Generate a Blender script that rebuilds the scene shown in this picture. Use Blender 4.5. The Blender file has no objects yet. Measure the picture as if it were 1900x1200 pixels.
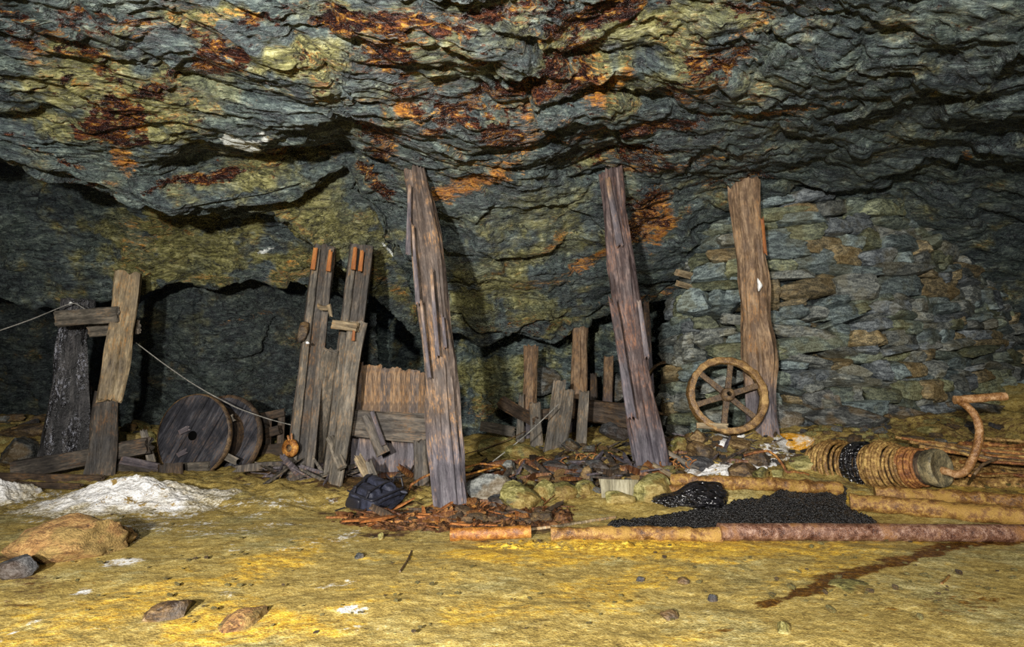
import bpy, math, random
import numpy as np
from mathutils import Vector, Matrix

random.seed(7)
S = bpy.context.scene
COL = S.collection

# ------------------------------------------------------------------ camera, world, lamps, exposure
FPX = 1000.0
PITCH = math.radians(8.0)
CAM = np.array([0.0, 0.0, 1.0])
cam_data = bpy.data.cameras.new('camera')
cam_data.sensor_width = 36.0
cam_data.lens = 36.0 * FPX / 1900.0
cam_data.clip_start = 0.05
cam_data.clip_end = 200
camera = bpy.data.objects.new('camera', cam_data)
camera.location = CAM
camera.rotation_euler = (math.pi / 2 + PITCH, 0, 0)
COL.objects.link(camera)
S.camera = camera

world = bpy.data.worlds.new('ambient_fill')
world.use_nodes = True
world.node_tree.nodes['Background'].inputs[0].default_value = (0.50, 0.58, 0.75, 1)
world.node_tree.nodes['Background'].inputs[1].default_value = 0.05  # faint ambient light added in place of bounce between the rock faces
S.world = world


def lamp(name, loc, watts, size, color, spot=None, aim=None, blend=0.6):
    d = bpy.data.lights.new(name, 'SPOT' if spot else 'POINT')
    d.energy = watts
    d.shadow_soft_size = size
    d.color = color
    o = bpy.data.objects.new(name, d)
    o.location = loc
    if spot:
        d.spot_size = math.radians(spot)
        d.spot_blend = blend
        o.rotation_euler = (Vector(aim) - Vector(loc)).to_track_quat('-Z', 'Y').to_euler()
    COL.objects.link(o)
    return o


# the explorer's flash held up beside the camera, and an unseen fill lamp added to even out falloff and shadows
lamp('flash_lamp', (-1.2, -1.6, 1.5), 3700, 0.09, (1.0, 0.96, 0.90), spot=125, aim=(-0.5, 5.0, 1.7), blend=1.0)
lamp('fill_lamp', (0.4, -2.6, 2.1), 1450, 0.12, (1.0, 0.95, 0.88))

S.view_settings.view_transform = 'Standard'
S.view_settings.look = 'None'
S.view_settings.gamma = 1.0
S.view_settings.use_curve_mapping = False
S.view_settings.exposure = 0.0
S.cycles.max_bounces = 4
S.cycles.diffuse_bounces = 2
S.cycles.glossy_bounces = 2
S.cycles.sample_clamp_indirect = 3.0
S.cycles.sample_clamp_direct = 5.0
S.cycles.use_denoising = False


# ------------------------------------------------------------------ image pixel helpers
def ray(px, py):
    dx = (px - 950.0) / FPX
    dv = (600.0 - py) / FPX
    return np.array([dx, math.cos(PITCH) - dv * math.sin(PITCH), math.sin(PITCH) + dv * math.cos(PITCH)])


def at(px, py, Y):
    d = ray(px, py)
    return CAM + d * (Y / d[1])


def Yz(py, z):
    d = ray(950, py)
    return (z - 1.0) * d[1] / d[2]


def image_px(V):
    """image pixel coordinates of surface points, projected through the camera"""
    R = V - CAM
    f = R[..., 1] * math.cos(PITCH) + R[..., 2] * math.sin(PITCH)
    u = -R[..., 1] * math.sin(PITCH) + R[..., 2] * math.cos(PITCH)
    f = np.maximum(f, 0.2)
    return 950 + FPX * R[..., 0] / f, 600 - FPX * u / f


# ------------------------------------------------------------------ noise
_g = np.random.RandomState(11).normal(size=(256, 3))
_g /= np.linalg.norm(_g, axis=1)[:, None]
U32 = np.uint32


def _hash(ix, iy, iz, seed):
    with np.errstate(over='ignore'):
        h = ix.astype(np.int64).astype(U32) * U32(374761393) + iy.astype(np.int64).astype(U32) * U32(668265263) \
            + iz.astype(np.int64).astype(U32) * U32(2246822519) + U32((seed * 3266489917) & 0xffffffff)
        h = (h ^ (h >> U32(13))) * U32(1274126177)
        h = (h ^ (h >> U32(16))) * U32(2654435761)
        return h ^ (h >> U32(15))


def gnoise(p, seed=0):
    p = np.asarray(p, float)
    i = np.floor(p)
    f = p - i
    w = f * f * f * (f * (f * 6 - 15) + 10)
    out = np.zeros(p.shape[0])
    for a in (0, 1):
        for b in (0, 1):
            for c in (0, 1):
                h = _hash(i[:, 0] + a, i[:, 1] + b, i[:, 2] + c, seed) & U32(255)
                g = _g[h]
                d = g[:, 0] * (f[:, 0] - a) + g[:, 1] * (f[:, 1] - b) + g[:, 2] * (f[:, 2] - c)
                wt = (w[:, 0] if a else 1 - w[:, 0]) * (w[:, 1] if b else 1 - w[:, 1]) * (w[:, 2] if c else 1 - w[:, 2])
                out += wt * d
    return out * 1.6


def fbm(p, octaves=4, seed=0, gain=0.5, lac=2.03):
    a, s = 1.0, 0.0
    p = np.array(p, float)
    for k in range(octaves):
        s = s + a * gnoise(p, seed + k * 17)
        a *= gain
        p = p * lac + 3.7
    return s


def cells(p, seed=0):
    """nearest jittered cell: (random numbers of the cell (N,4), offset from its centre, distance to the next cell)"""
    i = np.floor(p)
    best = np.full(len(p), 9e9)
    second = np.full(len(p), 9e9)
    rnd = np.zeros((len(p), 4))
    off = np.zeros((len(p), 3))
    for a in (-1, 0, 1):
        for b in (-1, 0, 1):
            for c in (-1, 0, 1):
                cx, cy, cz = i[:, 0] + a, i[:, 1] + b, i[:, 2] + c
                h = _hash(cx, cy, cz, seed)
                r0 = (h & U32(1023)) / 1023.0
                r1 = ((h >> U32(10)) & U32(1023)) / 1023.0
                r2 = ((h >> U32(20)) & U32(1023)) / 1023.0
                o = p - np.stack([cx + r0, cy + r1, cz + r2], 1)
                d = (o * o).sum(1)
                m = d < best
                second = np.where(m, best, np.minimum(second, d))
                best = np.where(m, d, best)
                h2 = _hash(cx, cy, cz, seed + 991)
                q = np.stack([(h2 & U32(255)) / 255.0, ((h2 >> U32(8)) & U32(255)) / 255.0,
                              ((h2 >> U32(16)) & U32(255)) / 255.0, ((h2 >> U32(24)) & U32(255)) / 255.0], 1)
                rnd[m] = q[m]
                off[m] = o[m]
    return rnd, off, np.sqrt(second) - np.sqrt(best)


def sstep(a, b, x):
    t = np.clip((x - a) / (b - a), 0, 1)
    return t * t * (3 - 2 * t)


# ------------------------------------------------------------------ mesh + object helpers
def raw_mesh(name, V, quads=None, tris=None, smooth=True, attrs=None):
    me = bpy.data.meshes.new(name)
    V = np.asarray(V, np.float32)
    idx, starts, tot = [], [], 0
    nq = 0 if quads is None else len(quads)
    nt = 0 if tris is None else len(tris)
    loops = []
    if nq:
        loops.append(np.asarray(quads, np.int32).ravel())
    if nt:
        loops.append(np.asarray(tris, np.int32).ravel())
    loops = np.concatenate(loops)
    st = np.concatenate([np.arange(nq) * 4, nq * 4 + np.arange(nt) * 3]).astype(np.int32)
    me.vertices.add(len(V))
    me.vertices.foreach_set('co', V.ravel())
    me.loops.add(len(loops))
    me.loops.foreach_set('vertex_index', loops)
    me.polygons.add(nq + nt)
    me.polygons.foreach_set('loop_start', st)
    me.update(calc_edges=True)
    me.validate()
    me.polygons.foreach_set('use_smooth', np.full(nq + nt, smooth))
    for an, A in (attrs or {}).items():
        at_ = me.color_attributes.new(an, 'FLOAT_COLOR', 'POINT')
        at_.data.foreach_set('color', np.asarray(A, np.float32).ravel())
    me.update()
    return me


def link(name, me, mat=None, parent=None, M=None):
    o = bpy.data.objects.new(name, me)
    COL.objects.link(o)
    if mat is not None and me is not None and len(me.materials) == 0:
        me.materials.append(mat)
    if parent is not None:
        o.parent = parent
    if M is not None:
        o.matrix_basis = M
    if parent is not None:
        up = parent.matrix_basis if parent.parent is None else parent.parent.matrix_basis @ parent.matrix_basis
        o.matrix_basis = up.inverted() @ (M if M is not None else Matrix.Identity(4))
    return o


def tag(o, label, cat, group=None, kind=None):
    o['label'] = label
    o['category'] = cat
    if group:
        o['group'] = group
    if kind:
        o['kind'] = kind
    return o


def empty(name, loc, label, cat, group=None):
    o = bpy.data.objects.new(name, None)
    o.empty_display_size = 0.1
    o.matrix_basis = Matrix.Translation(Vector(loc))
    COL.objects.link(o)
    return tag(o, label, cat, group)


def grid_quads(nr, nc):
    r, c = np.meshgrid(np.arange(nr - 1), np.arange(nc - 1), indexing='ij')
    a = (r * nc + c).ravel()
    return np.stack([a, a + 1, a + nc + 1, a + nc], 1)


# ------------------------------------------------------------------ materials
class NT:
    def __init__(s, name):
        s.mat = bpy.data.materials.new(name)
        s.mat.use_nodes = True
        s.t = s.mat.node_tree
        s.bsdf = s.t.nodes['Principled BSDF']

    def put(s, sock, v):
        if isinstance(v, bpy.types.NodeSocket):
            s.t.links.new(v, sock)
        elif v is not None:
            sock.default_value = v

    def coord(s, which='Object'):
        return s.t.nodes.new('ShaderNodeTexCoord').outputs[which]

    def mapping(s, v, scale=(1, 1, 1), rot=(0, 0, 0), loc=(0, 0, 0)):
        n = s.t.nodes.new('ShaderNodeMapping')
        s.put(n.inputs[0], v)
        n.inputs[1].default_value = loc
        n.inputs[2].default_value = rot
        n.inputs[3].default_value = scale
        return n.outputs[0]

    def noise(s, v, scale=1.0, detail=4.0, rough=0.55, dist=0.0, color=False):
        n = s.t.nodes.new('ShaderNodeTexNoise')
        s.put(n.inputs['Vector'], v)
        n.inputs['Scale'].default_value = scale
        n.inputs['Detail'].default_value = detail
        n.inputs['Roughness'].default_value = rough
        n.inputs['Distortion'].default_value = dist
        return n.outputs[1 if color else 0]

    def voro(s, v, scale=1.0, feature='F1', out=0):
        n = s.t.nodes.new('ShaderNodeTexVoronoi')
        n.feature = feature
        s.put(n.inputs['Vector'], v)
        n.inputs['Scale'].default_value = scale
        return n.outputs[out]

    def ramp(s, f, stops):
        n = s.t.nodes.new('ShaderNodeValToRGB')
        e = n.color_ramp.elements
        while len(e) < len(stops):
            e.new(0.5)
        for k, (p, c) in enumerate(stops):
            e[k].position = p
            e[k].color = tuple(c) + (1,) if len(c) == 3 else c
        s.put(n.inputs[0], f)
        return n.outputs[0]

    def sm(s, f, a, b):
        n = s.t.nodes.new('ShaderNodeMapRange')
        n.interpolation_type = 'SMOOTHSTEP'
        s.put(n.inputs[0], f)
        n.inputs[1].default_value = a
        n.inputs[2].default_value = b
        return n.outputs[0]

    def mix(s, f, a, b, mode='MIX'):
        n = s.t.nodes.new('ShaderNodeMix')
        n.data_type = 'RGBA'
        n.blend_type = mode
        s.put(n.inputs[0], f)
        s.put(n.inputs[6], a if isinstance(a, bpy.types.NodeSocket) else tuple(a) + (1,))
        s.put(n.inputs[7], b if isinstance(b, bpy.types.NodeSocket) else tuple(b) + (1,))
        return n.outputs[2]

    def m(s, op, a, b=None, clamp=False):
        n = s.t.nodes.new('ShaderNodeMath')
        n.operation = op
        n.use_clamp = clamp
        s.put(n.inputs[0], a)
        if b is not None:
            s.put(n.inputs[1], b)
        return n.outputs[0]

    def vadd(s, a, b):
        n = s.t.nodes.new('ShaderNodeVectorMath')
        n.operation = 'ADD'
        s.put(n.inputs[0], a)
        s.put(n.inputs[1], b)
        return n.outputs[0]

    def vscale(s, a, k):
        n = s.t.nodes.new('ShaderNodeVectorMath')
        n.operation = 'SCALE'
        s.put(n.inputs[0], a)
        n.inputs['Scale'].default_value = k
        return n.outputs[0]

    def attr(s, name):
        n = s.t.nodes.new('ShaderNodeVertexColor')
        n.layer_name = name
        sp = s.t.nodes.new('ShaderNodeSeparateColor')
        s.t.links.new(n.outputs[0], sp.inputs[0])
        return sp.outputs[0], sp.outputs[1], sp.outputs[2], n.outputs[1]

    def rnd(s):
        return s.t.nodes.new('ShaderNodeObjectInfo').outputs['Random']

    def sepz(s, v):
        n = s.t.nodes.new('ShaderNodeSeparateXYZ')
        s.put(n.inputs[0], v)
        return n.outputs

    def bump(s, h, strength=0.5, dist=0.02):
        n = s.t.nodes.new('ShaderNodeBump')
        n.inputs['Strength'].default_value = strength
        n.inputs['Distance'].default_value = dist
        s.put(n.inputs['Height'], h)
        s.t.links.new(n.outputs[0], s.bsdf.inputs['Normal'])

    def done(s, color, rough=0.6, spec=0.5, metal=0.0, coat=None):
        s.put(s.bsdf.inputs['Base Color'], color if isinstance(color, bpy.types.NodeSocket) else tuple(color) + (1,))
        s.put(s.bsdf.inputs['Roughness'], rough)
        s.put(s.bsdf.inputs['Specular IOR Level'], spec)
        s.put(s.bsdf.inputs['Metallic'], metal)
        if coat is not None:
            s.put(s.bsdf.inputs['Coat Weight'], coat)
            s.bsdf.inputs['Coat Roughness'].default_value = 0.18
        return s.mat


def rock_material(name, rot=(0.0, 0.0, -0.35), gain=1.0, olive=0.5, rustbias=0.0, tint=(1, 1, 1)):
    """dark foliated schist: slate blue grey, olive films, wet maroon rust and ochre seepage where the stain attribute says"""
    t = NT(name)
    P = t.coord()
    warp = t.noise(P, 1.1, 2.0, 0.5, color=True)
    Pw = t.vadd(P, t.vscale(warp, 0.35))
    F1 = t.mapping(Pw, scale=(1.3, 7.0, 8.0), rot=rot)
    n1 = t.noise(F1, 1.6, 9.0, 0.68, 0.4)
    F2 = t.mapping(Pw, scale=(6.0, 24.0, 28.0), rot=rot)
    n2 = t.noise(F2, 1.3, 5.0, 0.65, 1.4)
    n3 = t.noise(P, 2.3, 5.0, 0.6)
    n4 = t.noise(P, 14.0, 4.0, 0.6)
    mixn = t.m('ADD', t.m('MULTIPLY', n1, 0.42), t.m('ADD', t.m('MULTIPLY', n2, 0.38), t.m('MULTIPLY', n4, 0.20)))
    g = gain
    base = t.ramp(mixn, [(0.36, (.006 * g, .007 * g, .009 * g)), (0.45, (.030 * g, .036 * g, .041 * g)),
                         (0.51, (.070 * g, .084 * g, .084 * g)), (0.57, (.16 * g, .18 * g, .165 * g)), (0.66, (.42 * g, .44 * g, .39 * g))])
    base = t.mix(1.0, base, tuple(x * y for x, y in zip(tint, (.90, 1.02, 1.04))), 'MULTIPLY')
    R, G, B, A = t.attr('stain')
    # greenish / olive mineral film
    of = t.m('MULTIPLY', t.sm(t.m('ADD', n3, t.m('MULTIPLY', G, 0.36)), 0.50, 0.74), olive + 0.4, True)
    ol = t.ramp(mixn, [(0.38, (.012 * g, .012 * g, .003 * g)), (0.47, (.105 * g, .100 * g, .026 * g)), (0.54, (.29 * g, .275 * g, .095 * g)), (0.63, (.58 * g, .55 * g, .28 * g))])
    c = t.mix(of, base, ol)
    # bluish green film, random
    bf = t.m('MULTIPLY', t.sm(t.noise(P, 1.7, 5.0, 0.6), 0.44, 0.64), 0.6)
    c = t.mix(bf, c, t.ramp(mixn, [(0.37, (.008 * g, .013 * g, .014 * g)), (0.46, (.040 * g, .058 * g, .052 * g)), (0.53, (.10 * g, .135 * g, .11 * g)), (0.64, (.40 * g, .46 * g, .36 * g))]))
    # ochre seepage, streaked along the foliation
    oc = t.sm(t.m('ADD', t.m('MULTIPLY', B, 0.42), t.m('ADD', t.m('MULTIPLY', n1, 1.6), t.m('MULTIPLY', n2, 0.9))), 1.44, 1.74)
    oc = t.m('MULTIPLY', oc, t.sm(B, 0.02, 0.25))
    c = t.mix(oc, c, t.ramp(n2, [(0.3, (.10, .025, .004)), (0.5, (.34, .12, .012)), (0.7, (.62, .33, .05))]))
    # wet maroon rust films
    nr = t.noise(t.mapping(Pw, scale=(3.2, 8.0, 8.0), rot=rot), 1.8, 7.0, 0.72)
    rf = t.sm(t.m('ADD', t.m('MULTIPLY', R, 0.34), t.m('ADD', t.m('ADD', nr, t.m('MULTIPLY', t.m('SUBTRACT', n4, 0.5), 0.55)), rustbias)), 0.64, 0.76)
    c = t.mix(rf, c, t.ramp(n2, [(0.38, (.005, .0025, .003)), (0.5, (.026, .009, .008)), (0.60, (.12, .040, .016))]))
    # thin ochre seams and black fracture lines
    ln = t.noise(t.mapping(Pw, scale=(1.5, 5.0, 5.5), rot=rot), 1.25, 5.0, 0.6, 0.8)
    la = t.m('ABSOLUTE', t.m('SUBTRACT', ln, 0.47))
    seam = t.m('MULTIPLY', t.sm(la, 0.028, 0.006), t.sm(t.m('ADD', t.m('MULTIPLY', t.m('ADD', R, B), 0.42), n3), 0.56, 0.72))
    c = t.mix(t.m('MULTIPLY', seam, 0.75), c, t.ramp(n2, [(0.40, (.03, .009, .003)), (0.52, (.20, .075, .010)), (0.62, (.50, .28, .05))]))
    lb = t.m('ABSOLUTE', t.m('SUBTRACT', ln, 0.54))
    crk = t.sm(lb, 0.011, 0.003)
    c = t.mix(t.m('MULTIPLY', crk, 0.85), c, (.004, .004, .004))
    # white / pale mineral crusts
    wf = t.sm(t.m('ADD', t.m('MULTIPLY', A, 0.75), t.m('MULTIPLY', n4, 0.6)), 0.62, 0.78)
    wf = t.m('MULTIPLY', wf, t.sm(A, 0.03, 0.3))
    c = t.mix(wf, c, (.72, .76, .72))
    rough = t.mix(rf, t.ramp(n3, [(0.35, (.34,) * 3), (0.65, (.55,) * 3)]), (.13, .13, .13))
    t.bump(t.m('ADD', t.m('MULTIPLY', n1, 0.55), t.m('ADD', t.m('MULTIPLY', n2, 0.6), t.m('ADD', t.m('MULTIPLY', n4, 0.3), t.m('MULTIPLY', crk, -0.25)))), 1.0, 0.05)
    return t.done(c, rough, 0.6)


def wood(name, dark, mid, light, stain=(.30, .11, .02), stain_amt=0.45, rough=0.7, wet=None, grain=1.0, foot=None):
    """weathered timber; grain runs along the piece's own z; crack lines carry rust stain; foot = damp grey lower end up to that height"""
    t = NT(name)
    P = t.coord()
    r = t.rnd()
    Pr = t.vadd(P, t.vscale(t.noise(P, 0.6, 1.0, color=True), 0.12))
    G1 = t.mapping(Pr, scale=(20 * grain, 20 * grain, 2.6 * grain))
    n1 = t.noise(G1, 1.0, 6.0, 0.62, 0.5)
    G2 = t.mapping(Pr, scale=(75 * grain, 75 * grain, 14 * grain))
    n2 = t.noise(G2, 1.0, 4.0, 0.6, 0.3)
    n3 = t.noise(P, 3.2, 4.0, 0.6)
    f = t.m('ADD', t.m('MULTIPLY', n1, 0.42), t.m('ADD', t.m('MULTIPLY', n2, 0.26), t.m('MULTIPLY', n3, 0.32)))
    f = t.m('ADD', f, t.m('MULTIPLY', t.m('SUBTRACT', r, 0.5), 0.06))
    c = t.ramp(f, [(0.37, dark), (0.5, mid), (0.63, light)])
    if foot:
        z = t.sepz(P)[2]
        ff = t.m('MULTIPLY', t.sm(t.m('ADD', z, t.m('MULTIPLY', n3, 0.5)), foot + 0.45, foot - 0.1), 0.85)
        c = t.mix(ff, c, t.ramp(f, [(0.36, (.020, .018, .024)), (0.5, (.074, .068, .082)), (0.64, (.20, .185, .205))]))
    cr = t.noise(t.mapping(Pr, scale=(15 * grain, 15 * grain, 1.1 * grain)), 1.0, 5.0, 0.65, 1.0)
    line = t.m('SUBTRACT', 1.0, t.sm(t.m('ABSOLUTE', t.m('SUBTRACT', cr, 0.5)), 0.0, 0.022), True)
    st = t.m('MULTIPLY', t.m('MULTIPLY', t.sm(n3, 0.46, 0.60), stain_amt, True), t.m('ADD', t.m('MULTIPLY', line, 0.9), t.sm(n2, 0.5, 0.66)), True)
    c = t.mix(st, c, stain)
    rg = t.ramp(n3, [(0.4, (rough - 0.1,) * 3), (0.6, (rough + 0.12,) * 3)])
    if wet:
        w = t.sm(t.m('ADD', n3, t.m('MULTIPLY', n2, 0.25)), 0.60, 0.70)
        c = t.mix(w, c, wet)
        rg = t.mix(w, rg, (.18, .18, .18))
    t.bump(t.m('SUBTRACT', t.m('ADD', n1, t.m('MULTIPLY', n2, 0.5)), t.m('MULTIPLY', line, 0.35)), 0.5, 0.011)
    return t.done(c, rg, 0.35)


def rusty(name, dark=(.05, .015, .006), mid=(.20, .075, .018), light=(.48, .25, .06), rough=0.6, scale=16.0, wet=0.0, crust=None):
    t = NT(name)
    P = t.coord()
    n1 = t.noise(P, scale, 6.0, 0.65)
    n2 = t.noise(P, scale * 0.23, 4.0, 0.6)
    n3 = t.noise(P, scale * 5, 3.0, 0.6)
    f = t.m('ADD', t.m('MULTIPLY', n1, 0.46), t.m('ADD', t.m('MULTIPLY', n2, 0.30), t.m('MULTIPLY', n3, 0.24)))
    c = t.ramp(f, [(0.39, dark), (0.5, mid), (0.61, light)])
    if crust:
        c = t.mix(t.sm(t.m('ADD', t.m('MULTIPLY', n2, 0.7), t.m('MULTIPLY', n1, 0.3)), 0.49, 0.60), c, t.mix(n3, tuple(x * .35 for x in crust), tuple(min(1, x * 1.5) for x in crust)))
    t.bump(t.m('ADD', n1, t.m('MULTIPLY', n3, 0.5)), 0.8, 0.014)
    return t.done(c, t.ramp(n2, [(0.4, (max(rough - 0.22, .12),) * 3), (0.6, (rough + 0.1,) * 3)]), 0.5, metal=wet)


def stone_mat(name, dark, mid, light, patch=None, patch_amt=0.5, rough=0.55, scale=7.0, use_tint=False):
    t = NT(name)
    P = t.coord()
    n1 = t.noise(t.mapping(P, scale=(1, 1, 3.0)), scale, 7.0, 0.65, 0.5)
    n2 = t.noise(P, scale * 0.35, 3.0, 0.6)
    n3 = t.noise(P, scale * 6, 3.0, 0.6)
    r = t.rnd()
    f = t.m('ADD', t.m('ADD', t.m('MULTIPLY', n1, 0.7), t.m('MULTIPLY', n3, 0.3)), t.m('MULTIPLY', t.m('SUBTRACT', r, 0.5), 0.12))
    c = t.ramp(f, [(0.38, dark), (0.5, mid), (0.63, light)])
    if patch:
        c = t.mix(t.m('MULTIPLY', t.sm(n2, 0.47, 0.60), patch_amt), c, t.mix(n3, tuple(x * 0.5 for x in patch), patch))
    if use_tint:
        n = t.t.nodes.new('ShaderNodeVertexColor')
        n.layer_name = 'stain'
        c = t.mix(1.0, c, n.outputs[0], 'MULTIPLY')
    t.bump(t.m('ADD', n1, t.m('MULTIPLY', n3, 0.5)), 0.9, 0.03)
    return t.done(c, rough, 0.5)


# ------------------------------------------------------------------ rock shell of the chamber
def stains(V, spots):
    """mineral stains as soft blobs on a surface, placed by image pixel: (channel, image x, image y, rx, ry, angle, strength)"""
    u, v = image_px(V)  # stain spots are laid out in image pixel coordinates
    A = np.zeros((len(V), 4))
    wob = fbm(V * np.array([2.5, 3.5, 3.5]), 5, 5, 0.65) * 0.62
    for ch, cx, cy, rx, ry, ang, s in spots:
        a = math.radians(ang)
        du, dv = u - cx, v - cy
        x = (du * math.cos(a) + dv * math.sin(a)) / rx
        y = (-du * math.sin(a) + dv * math.cos(a)) / ry
        d = np.sqrt(x * x + y * y) + wob
        A[:, 'RGBA'.index(ch)] = np.maximum(A[:, 'RGBA'.index(ch)], s * (1 - sstep(0.45, 1.25, d)))
    return A


def sheet(name, lattice, nu, nv, mat, label, spots=(), big=0.10, mid=0.04, fine=0.012, rot=-0.3, seed=1, smooth_px=2):
    """rock face from a lattice of image pixels with depths [(px, py, Y) ...] per column, split finely and broken into foliated blocks"""
    L = np.array([[at(*q) for q in colm] if not isinstance(colm[0], np.ndarray) else colm for colm in lattice])   # (C, R, 3)
    C, R = L.shape[:2]
    seg = np.linalg.norm(np.diff(L, axis=1), axis=2).mean(0) ** 0.7 + 0.05
    rv = np.concatenate([[0], np.cumsum(seg)])
    rv /= rv[-1]
    segc = np.linalg.norm(np.diff(L, axis=0), axis=2).mean(1) ** 0.8 + 0.05
    cu = np.concatenate([[0], np.cumsum(segc)])
    cu /= cu[-1]
    tv = np.linspace(0, 1, nv)
    tu = np.linspace(0, 1, nu)
    A = np.zeros((C, nv, 3))
    for c in range(C):
        for k in range(3):
            A[c, :, k] = np.interp(tv, rv, L[c, :, k])
    B = np.zeros((nu, nv, 3))
    for k in range(3):
        for r in range(nv):
            B[:, r, k] = np.interp(tu, cu, A[:, r, k])
    for _ in range(smooth_px):
        B[1:-1, 1:-1] = (B[1:-1, 1:-1] * 2 + B[:-2, 1:-1] + B[2:, 1:-1] + B[1:-1, :-2] + B[1:-1, 2:]) / 6
    du = np.gradient(B, axis=0)
    dv = np.gradient(B, axis=1)
    N = np.cross(du, dv)
    for _ in range(14):
        N[1:-1] = (N[1:-1] + N[:-2] + N[2:]) / 3
        N[:, 1:-1] = (N[:, 1:-1] + N[:, :-2] + N[:, 2:]) / 3
    N /= np.linalg.norm(N, axis=2)[..., None] + 1e-9
    P = B.reshape(-1, 3)
    N = N.reshape(-1, 3)
    if ((CAM - P) * N).sum(1).mean() < 0:
        N = -N
        flip = True
    else:
        flip = False
    c, s = math.cos(rot), math.sin(rot)
    Q = np.stack([P[:, 0] * c - P[:, 1] * s, P[:, 0] * s + P[:, 1] * c, P[:, 2]], 1)
    Q = Q + 0.22 * np.stack([fbm(P * 0.9, 3, seed + 3), fbm(P * 0.9, 3, seed + 4), fbm(P * 0.9, 3, seed + 5)], 1)
    D = fbm(P * 0.55, 3, seed) * big * 1.1
    r1, o1, e1 = cells(Q * np.array([0.75, 1.9, 1.7]), seed + 21)
    D += big * ((r1[:, 0] - 0.5) * 1.1 + (o1 * (r1[:, 1:4] - 0.5)).sum(1) * 1.5)
    r2, o2, e2 = cells(Q * np.array([2.2, 7.0, 6.0]), seed + 22)
    D += mid * ((r2[:, 0] - 0.5) * 1.0 + (o2 * (r2[:, 1:4] - 0.5)).sum(1) * 1.6)
    r3, o3, e3 = cells(Q * np.array([5.5, 24.0, 22.0]), seed + 23)
    D += fine * ((r3[:, 0] - 0.5) * 1.6 + (o3 * (r3[:, 1:4] - 0.5)).sum(1) * 2.0)
    D += fbm(Q * np.array([3.0, 18, 18]), 4, seed + 8, 0.6) * fine * 1.2
    D -= (1 - sstep(0.0, 0.07, e1)) * big * 0.28 * (r1[:, 3] > 0.35)
    D = D.reshape(nu, nv)
    D[1:-1, 1:-1] = (D[1:-1, 1:-1] * 6 + D[:-2, 1:-1] + D[2:, 1:-1] + D[1:-1, :-2] + D[1:-1, 2:]) / 10
    D = D.ravel()
    P2 = P + N * D[:, None]
    q = grid_quads(nu, nv)
    if not flip:
        q = q[:, ::-1]
    me = raw_mesh(name, P2, q, attrs={'stain': stains(P, spots)})
    o = link(name, me, mat)
    tag(o, label, 'rock face', kind='structure')
    return o


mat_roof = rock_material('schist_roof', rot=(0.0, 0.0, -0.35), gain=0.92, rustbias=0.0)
mat_wall = rock_material('schist_wall_shaded', rot=(0.0, -0.25, -0.1), gain=0.50, olive=0.25, rustbias=-0.12)  # schist colour darkened to imitate the weak light on the left wall
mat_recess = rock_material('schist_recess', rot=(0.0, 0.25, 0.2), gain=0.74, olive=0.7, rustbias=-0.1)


def colm(top, m, n, ar, ed, x=None, z0=3.3):
    """column of the hanging wall: overhead rows from roof height, then points placed by image pixel and depth; then the broken edge turned up and back"""
    pts = [at(top[0], -350, Yz(-350, z0)), at(top[1], 0, Yz(0, z0)), at(top[2], 140, Yz(140, z0))]
    for q in (m, n, ar, ed):
        pts.append(at(*q))
    e = pts[-1]
    pts.append(e + np.array([0, 0.35, 0.10]))
    pts.append(e + np.array([0, 1.6, 0.55]))
    return pts


def q(px, py, z):
    return (px, py, Yz(py, z))


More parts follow.
